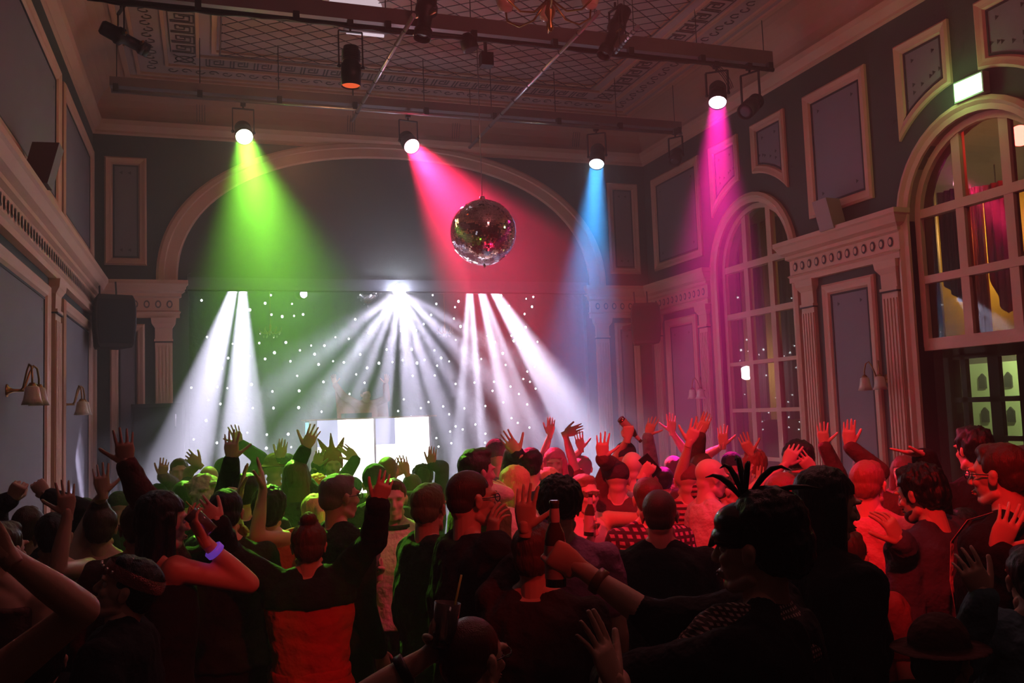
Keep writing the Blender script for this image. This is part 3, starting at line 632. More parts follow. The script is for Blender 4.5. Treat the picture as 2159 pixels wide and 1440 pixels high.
profile(onY(1318, 18, 8.6), onY(1272, 118, 8.55), .10, 6.6, 'unlit profile spotlight on the front bar, right of the middle')
tc = can(onY(740, 178, 8.8), onY(740, 600, 8.85), .10, .40, 6.12, 'black can lamp with a dim orange lens on the front bar', (1, .13, .04), .9)
can(onY(1572, 235, 8.75), onY(1380, 420, 8.0), .10, .36, 6.12, 'unlit black can lamp at the right end of the front bar')
can(onY(1423, 340, 10.95), onY(1330, 700, 10), .085, .22, 6.03, 'unlit can lamp at the right end of the rear bar in the haze')
can(onY(500, 700, 13.2)+V((0, 0, .55)), (0.3, 11, 0), .08, .22, 4.6, 'small stage lamp hidden behind the pelmet, left', (.8, .8, 1), 10, 'lamps behind the pelmet') if False else None
# mirror balls
def mball(c, r, label, top, nu=96):
    t = thing('mirror_ball', c, label, 'mirror ball'); c = V(c); rows = nu//2; mb = MB().mat(M_mirror); rnd = random.Random(3)
    for i in range(rows):
        a0 = -PI/2+PI*i/rows; a1 = -PI/2+PI*(i+1)/rows; am = (a0+a1)/2; k = max(4, int(nu*math.cos(am)))
        for j in range(k):
            p0, p1 = 2*PI*j/k, 2*PI*(j+1)/k; g = .05; q0 = p0+(p1-p0)*g; q1 = p1-(p1-p0)*g; b0 = a0+(a1-a0)*g; b1 = a1-(a1-a0)*g
            P = lambda a, b: V((math.cos(a)*math.cos(b), math.cos(a)*math.sin(b), math.sin(a)))*r
            n = P(am, (p0+p1)/2).normalized(); jt = V((rnd.gauss(0, .012), rnd.gauss(0, .012), rnd.gauss(0, .012)))
            vs = [P(b0, q0), P(b0, q1), P(b1, q1), P(b1, q0)]; m = sum(vs, V())/4
            vs = [c+v+n*((v-m).dot(jt))*2 for v in vs]; mb.add(vs, [(0, 1, 2, 3)], False)
    mb.build('mirror_tiles', None, t)
    mb = MB(); mb.ball(c, r*.985, 32, 20); mb.build('core', M_black, t)
    mb = MB(); mb.lathe([(.03, 0), (.03, .04), (.01, .05)], c+V((0, 0, r-.01)), (0, 0, 1), 12); mb.lathe([(.008, 0), (.012, .03)], c-V((0, 0, r+.03)), (0, 0, 1), 8); mb.build('cap', M_steel, t)
    mb = MB(); mb.tube([c+V((0, 0, r+.03)), V((c.x, c.y, top))], .005, 6); mb.build('cable', M_steel, t)
    return t
bc = onY(1019, 490, 8.8); mball(bc, .347, 'large mirror ball hanging above the crowd', 6.10, 120)
mball(onY(775, 622, 13.42), .165, 'small mirror ball at the top of the stage opening', 5.19, 56)
mt = thing('mirror_ball_motor', onY(1024, 110, 8.8), 'small black motor and lamp cluster under the front bar above the mirror ball', 'motor'); p = onY(1024, 125, 8.8); mb = MB()
mb.box((p.x-.06, p.y-.06, p.z-.08), (p.x+.07, p.y+.06, p.z+.06)); mb.build('motor_box', M_black, mt)
mb = MB(); mb.lathe([(.05, -.14), (.09, -.08), (.09, .03), (.07, .04)], p+V((-.17, 0, .12)), (.3, -.1, -1), 14); mb.build('pin_lamp', M_black, mt)
mb = MB(); mb.bar(p+V((0, 0, .05)), (p.x, p.y, 6.14), .03, .03); mb.bar(p+V((-.17, 0, .15)), (p.x-.17, p.y, 6.14), .02, .02); mb.build('bracket', M_black, mt)
# stage fixtures in view under the pelmet
def mover(p, tgt, label, s, col=(.85, .85, 1), front=False):
    p = V(p); d = (V(tgt)-p).normalized(); t = thing('effect_light', p, label, 'stage light', 'white effect lights under the pelmet')
    mb = MB(); mb.lathe([(.03, -.2), (.075, -.17), (.085, -.05), (.075, -.01), (.06, -.012), (.001, -.013)], p, d, 18); mb.build('housing', M_black, t)
    mb = MB(); mb.lathe([(.055 if not front else .095, -.008), (.03, -.002), (.001, .0)], p, d, 16); mb.build('lens', glow('effect_lens', col, s), t)
    mb = MB(); mb.bar(p-d*.12, V((p.x, YB-.06, p.z+.04)) if front else (p-d*.12)+V((0, 0, .5)), .03, .03); mb.build('drop_arm', M_black, t)
mover(onY(842, 612, 12.82), (2.4, 8, 2.6), 'brilliant white effect light at the middle of the pelmet', 260, front=True)
mover(onY(641, 620, 13.3), (3.2, 9, 3.4), 'small white effect light under the pelmet, left of the middle', 60)
mover(onY(508, 570, 13.47), (.25, 11, 1.4), 'white effect light behind the pelmet at the left', 30)
mover(onY(1003, 571, 13.47), (4.3, 11, 1.4), 'white effect light behind the pelmet at the right', 30)
# small chandeliers at the back of the stage
for (x, y, r, lb) in ((570, 697, .16, 'small crystal chandelier hanging at the left of the stage'), (938, 697, .13, 'small crystal chandelier hanging at the right of the stage')):
    c = onY(x, y, 13.9); t = thing('crystal_chandelier', c, lb, 'chandelier', 'small stage chandeliers'); mb = MB()
    mb.lathe([(.012, 0), (.03, .03), (.012, .06), (.02, .12), (.006, .16)], c-V((0, 0, .05)), (0, 0, 1), 10); mb.tube([c+V((0, 0, .1)), (c.x, c.y, 5.18)], .005, 6)
    for k in range(6):
        a = k*PI/3; e = V((math.cos(a), math.sin(a), 0)); mb.tube([c, c+e*r*.5-V((0, 0, .05)), c+e*r, c+e*r+V((0, 0, .05))], .006, 6)
    fr_ = mb.build('frame', M_brass, t); M_cr = mat('crystal', (.9, .85, .8), .05, .6)
    for k in range(12):
        mb = MB(); a = k*PI/6; e = V((math.cos(a), math.sin(a), 0)); mb.ball(c+e*r*(1 if k % 2 else .6)-V((0, 0, .04 if k % 2 else .09)), (.012, .012, .02), 6, 5, False)
        mb.build('crystal', M_cr, fr_)
# ------------------------------------------------------------------ ceiling net
t = thing('ceiling_net', (XC, 8, 6.7), 'dark diamond wire net stretched under the ceiling', 'net'); mb = MB()
nx0, nx1, ny0, ny1, nz = XL+1.62, XR-1.62, 2.5, YB-1.62, 6.72
def clipseg(p, d):
    t0, t1 = -99, 99
    for a, b, lo, hi in ((p[0], d[0], nx0, nx1), (p[1], d[1], ny0, ny1)):
        u, v = (lo-a)/b, (hi-a)/b
        t0 = max(t0, min(u, v)); t1 = min(t1, max(u, v))
    return t0, t1
for s in (1, -1):
    d = (.80, .6*s)
    for k in range(-60, 61):
        p = (XC, 6+k*.235); a, b = clipseg(p, d)
        if b-a > .1: mb.bar((p[0]+d[0]*a, p[1]+d[1]*a, nz+.004*s), (p[0]+d[0]*b, p[1]+d[1]*b, nz+.004*s), .009, .006)
mb.build('wires', M_black, t); mb = MB()
for a, b in (((nx0, ny0), (nx1, ny0)), ((nx1, ny0), (nx1, ny1)), ((nx1, ny1), (nx0, ny1)), ((nx0, ny1), (nx0, ny0))): mb.tube([(*a, nz), (*b, nz)], .012, 6)
mb.build('edge_rope', M_steel, t)
# room chandelier at the top edge of the frame
c = V((2.80, 6.85, 5.59)); t = thing('brass_chandelier', c, 'curly brass chandelier with red-lit shades at the top edge of the frame', 'chandelier')
mb = MB(); mb.lathe([(.01, -.22), (.03, -.18), (.015, -.12), (.045, -.05), (.02, .05), (.05, .12), (.015, .25), (.012, ZCE-c.z)], c, (0, 0, 1), 14); mb.build('stem', M_brass, t)
for k in range(6):
    a = k*PI/3+.2; e = V((math.cos(a), math.sin(a), 0)); mb = MB()
    mb.tube([c+e*.03+V((0, 0, .05)), c+e*.16-V((0, 0, .08)), c+e*.30-V((0, 0, .10)), c+e*.42-V((0, 0, .02)), c+e*.43+V((0, 0, .06))], .009, 8); mb.build('arm', M_brass, t)
    mb = MB(); mb.lathe([(.015, 0), (.055, .02), (.075, .07), (.085, .12), (.08, .118), (.06, .03)], c+e*.43+V((0, 0, .06)), (0, 0, 1), 16); mb.build('shade', mat('red_lit_shade', (.5, .25, .2), .2), t)
M_fl = mat('white_strip', (.9, .85, .9), .4)
_q = ray(748, 4); cw = CAM+_q*((6.78-CAMZ)/_q.z); tt = thing('ceiling_light_patch', cw, 'pale round patch of light on the ceiling above the front bar', 'light patch'); mb = MB(); mb.lathe([(.02, 0), (.24, -.01), (.30, -.05), (.26, -.11), (.12, -.15), (.001, -.16)], cw, (0, 0, 1), 28); mb.build('shade', glow('light_patch_glow', (.8, .62, .68), .8), tt)  # glowing disc added in place of white light falling on the ceiling
mb = MB(); mb.lathe([(.06, .02), (.06, 0)], cw, (0, 0, 1), 16); mb.build('base', M_brass, tt)

_q = ray(770, 72); cw = CAM+_q*((6.62-CAMZ)/_q.z); tt = thing('strip_reflection', cw, 'short pale strip of reflected light under the ceiling net, left of the steel pipes', 'light patch')  # glowing tube added to stand for a pale reflected strip
mb = MB(); mb.tube([cw-V((.22, 0, 0)), cw+V((.22, 0, 0))], .018, 10); mb.build('tube', glow('strip_glow', (.9, .7, .8), .9), tt)
mb = MB(); mb.box((cw.x-.25, cw.y-.03, cw.z+.02), (cw.x+.25, cw.y+.03, cw.z+.05)); mb.bar(cw+V((0, 0, .05)), (cw.x, cw.y, ZCE), .02, .02); mb.build('holder', M_beam, tt)
# ------------------------------------------------------------------ people: shared pieces
TS = bpy.data.scenes.new('workshop')
def remesh(mb, vox, sm=4, name='m'):
    o = mb.build('tmp_shape', M_black); COL.objects.unlink(o); TS.collection.objects.link(o)
    r = o.modifiers.new('r', 'REMESH'); r.mode = 'VOXEL'; r.voxel_size = vox; r.use_smooth_shade = True
    if sm: k = o.modifiers.new('s', 'SMOOTH'); k.factor = .5; k.iterations = sm
    vl = TS.view_layers[0]; vl.update(); dg = vl.depsgraph
    me = bpy.data.meshes.new_from_object(o.evaluated_get(dg)); me.name = name
    old = o.data; bpy.data.objects.remove(o); bpy.data.meshes.remove(old); return me
def limb(mb, p, q, r0, r1, n=12, bulge=0):
    p = V(p); q = V(q); d = (q-p); L = d.length
    if L < 1e-4: return
    d.normalize(); prof = []
    for k in range(1, 4): a = PI/2*(1-k/3); prof.append((r0*math.cos(a), -r0*math.sin(a)))
    for k in range(1, 6): t = k/6; prof.append((r0+(r1-r0)*t+bulge*math.sin(PI*min(1, t*1.3)), L*t))
    for k in range(0, 3): a = PI/2*k/3; prof.append((r1*math.cos(a), L+r1*math.sin(a)))
    mb.lathe(prof, p, d, n)
def sring(c, rx, ry, M, n=20, e=2.3):
    out = []
    for k in range(n):
        a = 2*PI*k/n; x = math.copysign(abs(math.cos(a))**(2/e), math.cos(a)); y = math.copysign(abs(math.sin(a))**(2/e), math.sin(a))
        out.append(M @ V((c[0]+rx*x, c[1]+ry*y, c[2])))
    return out
# head: chin level z=0, crown z=.235, looks along +Y
def head_mesh(vox):
    mb = MB()
    mb.ball((0, -.018, .150), (.074, .095, .085), 24, 16); mb.ball((0, .012, .125), (.068, .078, .08), 20, 14)
    mb.ball((0, .025, .075), (.055, .062, .062), 20, 14); mb.ball((0, .058, .022), (.027, .024, .021), 14, 10); mb.ball((0, .02, .035), (.045, .05, .032), 16, 10)
    for s in (-1, 1):
        mb.ball((s*.036, .062, .092), (.022, .02, .02), 12, 8); mb.ball((s*.03, .084, .140), (.028, .012, .010), 12, 8)
        mb.ball((s*.077, -.010, .112), (.008, .019, .031), 12, 10); mb.ball((s*.079, -.016, .124), (.012, .012, .018), 10, 8)
        mb.ball((s*.009, .098, .083), (.009, .011, .008), 10, 8)
        limb(mb, (s*.05, -.005, .05), (s*.03, .045, .022), .018, .018)
    limb(mb, (0, .086, .132), (0, .103, .088), .010, .014, 10)
    mb.ball((0, .085, .056), (.024, .012, .0075), 14, 8); mb.ball((0, .083, .044), (.021, .012, .008), 14, 8)
    limb(mb, (0, -.03, .10), (0, -.035, -.09), .052, .058, 16); mb.ball((0, -.055, .08), (.05, .045, .05), 12, 8)
    me = remesh(mb, vox, 3 if vox < .005 else 2, 'head')
    for v in me.vertices:                 # eye sockets and mouth line
        x, y, z = v.co
        if y > .04:
            for s in (-1, 1):
                d2 = ((x-s*.031)/.019)**2+((z-.120)/.013)**2
                if d2 < 4: v.co.y -= .013*math.exp(-d2)
            d2 = (x/.026)**2+((z-.0505)/.0032)**2
            if d2 < 4: v.co.y -= .006*math.exp(-d2)
    return me
HEADS = (head_mesh(.0042), head_mesh(.0085))
def hand_mesh(curls, spread, thumb, tc, vox=.0046):
    mb = MB()
    mb.rings([[V((x*w, y*h, z)) for x, y in [(math.cos(a), math.sin(a)) for a in [2*PI*k/16 for k in range(16)]]] for z, w, h in ((-.03, .024, .019), (0, .026, .02), (.03, .036, .017), (.06, .042, .015), (.088, .041, .013), (.096, .034, .008))])
    for i, (x, L) in enumerate(((-.030, .073), (-.010, .081), (.011, .075), (.030, .059))):
        c = curls[i]; p = V((x, 0, .084)); side = (i-1.5)*spread; ang = 0; r = .0092-.0006*i
        for j, f in enumerate((.45, .31, .24)):
            ang += c*(1, 1.15, .8)[j]; d = V((math.sin(side)*math.cos(ang), math.sin(ang), math.cos(ang)*math.cos(side))).normalized(); q = p+d*L*f*1.05
            limb(mb, p, q, r, r*.9, 8); p = q; r *= .9
    p = V((-.028, .002, .022)); d = V(thumb).normalized(); q = p+d*.042; limb(mb, p, q, .0145, .0115, 10)
    d2 = (d+V((tc*.7, tc*.8, tc*.3))).normalized(); w = q+d2*.034; limb(mb, q, w, .0112, .0095, 8); d3 = (d2+V((tc*.6, tc*.8, .1))).normalized(); limb(mb, w, w+d3*.022, .0095, .0085, 8)
    return remesh(mb, vox, 2, 'hand')
def mirror(me):
    m2 = me.copy()
    for v in m2.vertices: v.co.x = -v.co.x
    m2.flip_normals(); return m2
HP = {'open': ((.10, .06, .12, .2), .10, (-.8, .15, .6), .05), 'relax': ((.28, .35, .42, .5), .08, (-.6, .35, .75), .15), 'grip': ((1.0, 1.05, 1.1, 1.15), .02, (-.35, .85, .45), .9), 'flat': ((.04, .05, .06, .08), .03, (-.5, .2, .85), .1)}
HANDS = {}
for k, (c, s, t, tc) in HP.items():
    m = hand_mesh(c, s, t, tc); HANDS[k, 'R'] = m; HANDS[k, 'L'] = mirror(m)
def hair_mat(col):
    m = mat('hair', col, .42, bump=.55, bscale=1, spec=.35, bdist=.006); nt = m.node_tree
    n = next(x for x in nt.nodes if x.type == 'TEX_NOISE'); mp = nt.nodes.new('ShaderNodeMapping'); mp.inputs['Scale'].default_value = (260, 260, 22)
    tc = next(x for x in nt.nodes if x.type == 'TEX_COORD'); nt.links.new(tc.outputs['Object'], mp.inputs[0]); nt.links.new(mp.outputs[0], n.inputs[0]); return m
def nz(p, s): return noise.noise(V(p)*s)
def hair_shape(kind, vox):
    mb = MB(); cap = lambda g=0: (mb.ball((0, -.024, .158), (.082+g, .097+g, .086+g), 24, 16), mb.ball((0, -.058, .112), (.070+g, .064+g, .066+g), 20, 12))
    amp, fr = .004, 45
    if kind == 'short': cap(); mb.ball((0, .03, .205), (.055, .045, .035), 16, 10)
    elif kind == 'buzz': mb.ball((0, -.022, .153), (.0775, .0965, .0865), 24, 16); mb.ball((0, -.055, .11), (.067, .06, .06), 16, 10); amp = .001
    elif kind == 'quiff': cap(.003); mb.ball((0, .035, .225), (.06, .055, .035), 16, 10); mb.ball((0, -.02, .225), (.065, .07, .03), 16, 10); amp = .006
    elif kind in ('long', 'bob', 'pony'):
        cap(.008); mb.ball((0, -.015, .13), (.098 if kind != 'pony' else .08, .07, .07), 20, 12); zb = {'long': -.30, 'bob': -.02, 'pony': .05}[kind]
        rs = []
        for k in range(9):
            t = k/8; z = .16+(zb-.16)*t; w = .088+.012*math.sin(PI*t)+(.012*t if kind == 'long' else 0); rs.append([V((w*math.cos(a), -.045-.01*t+(.060 if math.sin(a) > 0 else .062)*math.sin(a)*(1-.25*t), z)) for a in [2*PI*i/20 for i in range(20)]])
        mb.rings(rs)
        if kind != 'pony':
            for s in (-1, 1): limb(mb, (s*.076, -.005, .15), (s*.083, .0 if kind == 'bob' else .01, max(zb, -.16)+.02), .024, .03)
        if kind == 'pony':
            limb(mb, (0, -.11, .17), (0, -.16, .13), .028, .035); limb(mb, (0, -.16, .13), (0, -.15, -.14), .036, .016)
        amp = .005
    elif kind == 'bun': cap(.004); mb.ball((0, -.06, .255), (.042, .042, .036), 16, 10); mb.ball((0, -.02, .24), (.05, .05, .02), 12, 8); amp = .005
    elif kind == 'curly': cap(.012); mb.ball((0, .02, .215), (.07, .06, .04), 16, 10); amp, fr = .014, 38
    elif kind == 'afro': mb.ball((0, -.03, .165), (.105, .11, .105), 24, 16); amp, fr = .009, 60
    elif kind == 'beanie':
        mb.ball((0, -.02, .17), (.086, .101, .095), 24, 16); amp = .002
    elif kind == 'cap':
        mb.ball((0, -.018, .168), (.083, .10, .082), 24, 16); mb.ball((0, .10, .172), (.062, .065, .008), 20, 6); amp = .0005
    elif kind == 'hat':
        mb.ball((0, -.015, .185), (.086, .10, .085), 24, 14); mb.ball((0, -.01, .165), (.15, .165, .008), 28, 6); amp = .001
    elif kind == 'scarf':
        mb.ball((0, -.02, .16), (.095, .11, .10), 24, 16); mb.ball((.02, -.1, .08), (.08, .06, .09), 16, 10)
        for k in range(9): mb.ball((.09*math.cos(k*.7), -.02+.1*math.sin(k*.7), .14+.03*(k % 3)), (.035, .035, .016), 10, 6)
        amp, fr = .012, 30
    elif kind == 'jester':
        mb.ball((0, -.02, .16), (.088, .102, .095), 24, 16)
        for s in (-1, 0, 1): limb(mb, (s*.04, -.01, .22), (s*.085+.01, 0, .30), .035, .02); limb(mb, (s*.085+.01, 0, .30), (s*.11+.015, 0, .39-.04*abs(s)), .02, .008)
        amp = .002
    me = remesh(mb, vox, 2, kind)
    for v in me.vertices:
        c = v.co; f = nz((c.x, c.y, c.z*.35), fr)+.5*nz((c.x+5, c.y, c.z*.35), fr*2.2); d = V((c.x, c.y+.02, (c.z-.12)*.6)).normalized(); v.co = c+d*f*amp
        if kind in ('short', 'quiff', 'long', 'bob', 'pony', 'curly', 'bun', 'buzz', 'beanie', 'scarf', 'afro') and v.co.y > .03 and v.co.z < .165: v.co.y = .03+(v.co.y-.03)*.1    # keep the face clear
    return me
HAIR = {}
def get_hair(kind, near):
    k = (kind, near)
    if k not in HAIR: HAIR[k] = hair_shape(kind, .0048 if near else .009)
    return HAIR[k]
SK = {}
def skin(c):
    if c not in SK: SK[c] = mat('skin', c, .5, bump=.08, bscale=300, spec=.35, bdist=.003, var=.06, vscale=30)
    return SK[c]
CL = {}
def cloth(c, pat=None):
    k = (c, pat)
    if k in CL: return CL[k]
    m = mat('cloth', c, .85, bump=.8, bscale=13, spec=.2, bdist=.035); CL[k] = m
    if pat:
        nt = m.node_tree; b = nt.nodes['Principled BSDF']; tc = next(x for x in nt.nodes if x.type == 'TEX_COORD'); w = []
        for d, sc in {'plaid': (('X', 9), ('Z', 9)), 'stripe': (('Z', 9),), 'check': (('X', 28), ('Z', 28))}[pat]:
            t = nt.nodes.new('ShaderNodeTexWave'); t.bands_direction = d; t.inputs['Scale'].default_value = sc; t.inputs['Distortion'].default_value = .6; nt.links.new(tc.outputs['Object'], t.inputs[0])
            r = nt.nodes.new('ShaderNodeMapRange'); r.inputs[1].default_value = .45; r.inputs[2].default_value = .6; nt.links.new(t.outputs[1], r.inputs[0]); w.append(r.outputs[0])
        o = w[0]
        if len(w) > 1: q = nt.nodes.new('ShaderNodeMath'); q.operation = 'MAXIMUM'; nt.links.new(w[0], q.inputs[0]); nt.links.new(w[1], q.inputs[1]); o = q.outputs[0]
        mx = nt.nodes.new('ShaderNodeMix'); mx.data_type = 'RGBA'; mx.inputs[6].default_value = (*c, 1); mx.inputs[7].default_value = tuple(x*.12 for x in c)+(1,)
        nt.links.new(o, mx.inputs[0]); nt.links.new(mx.outputs[2], b.inputs['Base Color'])
    return m
M_eye = mat('eye', (.75, .72, .7), .2); M_iris = mat('iris', (.03, .02, .015), .2); M_lip = mat('lips', (.38, .10, .09), .45)
def addobj(name, me, m, parent, M):
    o = bpy.data.objects.new(name, me); COL.objects.link(o)
    if not me.materials: me.materials.append(None)
    o.material_slots[0].link = 'OBJECT'; o.material_slots[0].material = m
    o.parent = parent; o.matrix_parent_inverse = parent.matrix_basis.inverted(); o.matrix_basis = M; return o
for q in HEADS: q.materials.clear()
mbe = MB().mat(M_eye); mbe.ball((0, 0, 0), .0115, 14, 10); mbe.mat(M_iris); mbe.ball((0, .0062, 0), (.0058, .006, .0058), 12, 8); eo = mbe.build('eye'); EYE = eo.data; bpy.data.objects.remove(eo)
mbe = MB(); mbe.tube([(-.017, 0, -.002), (-.006, .004, .003), (.008, .003, .003), (.018, -.004, -.003)], [.0015, .0035, .003, .001], 8); eo = mbe.build('brow', M_iris); BROW = eo.data; bpy.data.objects.remove(eo)
mbe = MB(); mbe.ball((0, 0, .0035), (.021, .006, .0042), 14, 8); mbe.ball((0, 0, -.0045), (.018, .006, .0048), 14, 8); eo = mbe.build('mouth', M_lip); MOUTH = eo.data; bpy.data.objects.remove(eo)
M_frame = mat('spectacle_frame', (.02, .02, .02), .25)
mbe = MB()
for s in (-1, 1):
    mbe.tube([(s*.033+.021*math.cos(a), .0, .016*math.sin(a)) for a in [k*PI/8 for k in range(17)]], .0022, 6); mbe.tube([(s*.054, 0, .006), (s*.074, -.03, .006), (s*.080, -.10, .004), (s*.08, -.12, -.01)], .0022, 6)
mbe.tube([(-.013, 0, .004), (0, .004, .007), (.013, 0, .004)], .002, 6); eo = mbe.build('glasses', M_frame); GLASSES = eo.data; bpy.data.objects.remove(eo)
M_pants = [cloth((.012, .013, .018)), cloth((.03, .035, .06)), cloth((.02, .018, .016))]
M_shoe = mat('shoe_leather', (.02, .017, .015), .4)
STATS = []; PLACED = []
HANDPOS = {}
def basis(z, y):
    z = z.normalized(); y = (y-z*y.dot(z))
    y = y.normalized() if y.length > .05 else z.orthogonal().normalized()
    x = y.cross(z); return Matrix(((x.x, y.x, z.x), (x.y, y.y, z.y), (x.z, y.z, z.z))).to_4x4()

def person(px, py, hpx, face, hair, hcol, top, tcol, L, R, label, w=1.0, sk=(.55, .36, .27), hy=0, hp=0, roll=0, glasses=False, pat=None, legs=0, skirt=None, belt=False, group='people dancing in the crowd', key=None, Hmin=1.5, Hmax=1.97, eyes=True, sleeve=None, beard=False, floor=0, dd=None):
    d = dd or 442/hpx; P = at(px, py, d)
    if not floor and (P.z < Hmin or P.z > Hmax):
        z = Hmin if P.z < Hmin else Hmax; r = ray(px, py)
        if abs(r.z) > .004 and (z-CAMZ)/r.z > 0: dd = (z-CAMZ)/r.z; d = min(max(dd, d*.8), d*1.2)
        P = at(px, py, d)
    best = None
    for g in (1,) if floor else (1, 1.03, .97, 1.06, .94, 1.09, .91, 1.12, .88, 1.15, .85):
        Q = at(px, py, d*g)
        if not (Hmin-.06 < Q.z < Hmax+.04) and g != 1: continue
        q = min([math.hypot(Q.x-u, Q.y-v)-.30*(1 if w < 1.05 else 1.1) for u, v in PLACED]+[9]); sc = min(q, .12)-abs(g-1)*.25
        if best is None or sc > best[0]+1e-6: best = (sc, g, Q)
    d *= best[1]; P = best[2]; PLACED.append((P.x, P.y))
    H = P.z-floor; k = H/1.75; az = math.atan2(ray(px, py).x, ray(px, py).y); rz = -(az+math.radians(face))
    Rm = Matrix.Rotation(rz, 4, 'Z'); near = d < 4.6; vox = min(.018, max(.0085, d*.0024)); fwd = Rm @ V((0, 1, 0)); rt = Rm @ V((1, 0, 0))
    hm = Matrix.Rotation(math.radians(-hy), 4, 'Z') @ Matrix.Rotation(math.radians(hp), 4, 'X') @ Matrix.Rotation(math.radians(roll), 4, 'Y')
    base = V((P.x, P.y, floor))-fwd*.02; T = Matrix.Translation(base) @ Rm; sh = .178*k*w**.5; hs = 1.0 if H > 1.7 else .96
    neck = T @ V((0, 0, H-.235*hs))
    HM = Matrix.Translation(neck+V((0, 0, .0))) @ Rm @ hm @ Matrix.Scale(hs, 4)
    root = thing('person', base, label, 'person', group); skm = skin(sk)
    # ---- arms
    arms = {}
    for s, A in ((-1, L), (1, R)):
        nm = 'R' if s > 0 else 'L'; raised = A is not None and A[1] < py+120*(hpx/100)
        S0 = T @ V((s*(sh-(.02 if raised else 0)), 0, (1.425+(.045 if raised else 0))*k)); a, b = .29*k, .255*k
        if A is None:
            E = S0+rt*s*.05+V((0, 0, -a*.97))-fwd*.03; Wp = E+V((0, 0, -b*.9))+fwd*.10-rt*s*.02; fd = (Wp-E).normalized(); pn = rt*-s; pose = 'relax'
        else:
            tx, ty, dz = A[:3]; pose = A[3] if len(A) > 3 and A[3] else 'open'; ang = A[4] if len(A) > 4 else None
            C0 = at(tx, ty, d-dz)
            fd = (_u*math.cos(math.radians(ang))+_r*math.sin(math.radians(ang))) if ang is not None else ((C0-S0).normalized()*.4+V((0, 0, 1))).normalized()
            Wp = C0-fd*.075; D = (Wp-S0); 
            if D.length > (a+b)*1.02:
                g = min(1.18, D.length/(a+b)*.985); a *= g; b *= g
                if D.length > (a+b)*.995: Wp = S0+D.normalized()*(a+b)*.99
            D = Wp-S0; dl = max(D.length, abs(a-b)+.02); x = (dl*dl+a*a-b*b)/(2*dl); h = math.sqrt(max(0, a*a-x*x)); dn = D.normalized()
            if len(A) > 6: hint = at(A[5], A[6], d-dz*.5)-(S0+D*.5)
            else: hint = rt*s*.5+V((0, 0, -.9))+fwd*(.9 if raised else .3)
            hint = hint-dn*hint.dot(dn); hint = hint.normalized() if hint.length > .01 else fwd
            E = S0+dn*x+hint*h; pn = fwd if abs(face) < 120 else -_f
            if len(A) > 7: pn = {'cam': -_f, 'away': _f, 'up': V((0, 0, 1)), 'left': -_r, 'right': _r, 'in': rt*-s}[A[7]]
            if ang is None: fd = ((Wp-E).normalized()*.8+V((0, 0, .35))).normalized()
        arms[s] = (S0, E, Wp, fd, pn, pose)
        HANDPOS[(key, nm)] = (Wp+fd*.085+pn.normalized()*.03, fd, pn, E, Wp)
    # ---- body
    def torso(mb, g, z0=.86, z1=1.5, loose=0):
        rr = [(.84, .155, .105), (.93, .165, .115), (1.0, .155, .108), (1.08, .140, .098), (1.18, .152, .108), (1.28, .168, .118), (1.36, .172, .115), (1.38, .173, .113), (1.42, .168, .10), (1.46, .135, .086), (1.49, .085, .070), (1.53, .056, .058)]
        rs = []
        for z, rx, ry in rr:
            if z < z0-.001 or z > z1+.001: continue
            lo = loose*(1 if z < 1.3 else 0)
            rs.append(sring((0, -.012 if z < 1.4 else -.022, z*k), rx*k*w+g+lo, ry*k*w+g+lo, T))
        mb.rings(rs)
    mb = MB(); torso(mb, 0)
    limb(mb, T @ V((0, -.03, 1.42*k)), T @ V((0, -.022, H-.17)), .06, .054)
    for s in (-1, 1):
        limb(mb, T @ V((s*.03, -.03, 1.515*k)), T @ V((s*.135, -.02, 1.435*k)), .042, .048)
        S0, E, Wp, fd, pn, pose = arms[s]; q = T @ V((s*.10, -.01, 1.40*k))
        limb(mb, q, S0, .055*k, .056*k); limb(mb, S0, E, .050*k*w, .039*k); limb(mb, E, Wp, .041*k, .026, bulge=.004); limb(mb, Wp-(Wp-E).normalized()*.03, Wp+fd*.02, .0265, .025)
        hip, kn, an = T @ V((s*.085*k, 0, .88*k)), T @ V((s*.10*k, .03, .49*k)), T @ V((s*.11*k, -.02, .09))
        limb(mb, hip, kn, .085*k*w, .055*k); limb(mb, kn, an, .055*k, .036, bulge=.008); limb(mb, an-V((0, 0, .03)), an-V((0, 0, .04))+fwd*.15, .036, .03)
    bm = bmesh.new(); me = remesh(mb, vox if near else .016, 4, 'body'); bm.from_mesh(me); bpy.data.meshes.remove(me)
    def addm(src, M):
        n0 = len(bm.verts); bm.from_mesh(src); bm.verts.ensure_lookup_table()
        for v in bm.verts[n0:]: v.co = M @ v.co
    addm(HEADS[0 if near else 1], HM)
    for s in (-1, 1):
        S0, E, Wp, fd, pn, pose = arms[s]; addm(HANDS[pose, 'R' if s > 0 else 'L'], Matrix.Translation(Wp) @ basis(fd, pn) @ Matrix.Scale(k*.98 if H > 1.7 else .94, 4))
    me = bpy.data.meshes.new('body'); bm.to_mesh(me); bm.free(); me.materials.clear(); me.materials.append(skm)
    me.polygons.foreach_set('use_smooth', [True]*len(me.polygons)); me.polygons.foreach_set('material_index', [0]*len(me.polygons))
    bo_ = bpy.data.objects.new('body', me); COL.objects.link(bo_); bo_.parent = root; bo_.matrix_parent_inverse = root.matrix_basis.inverted()
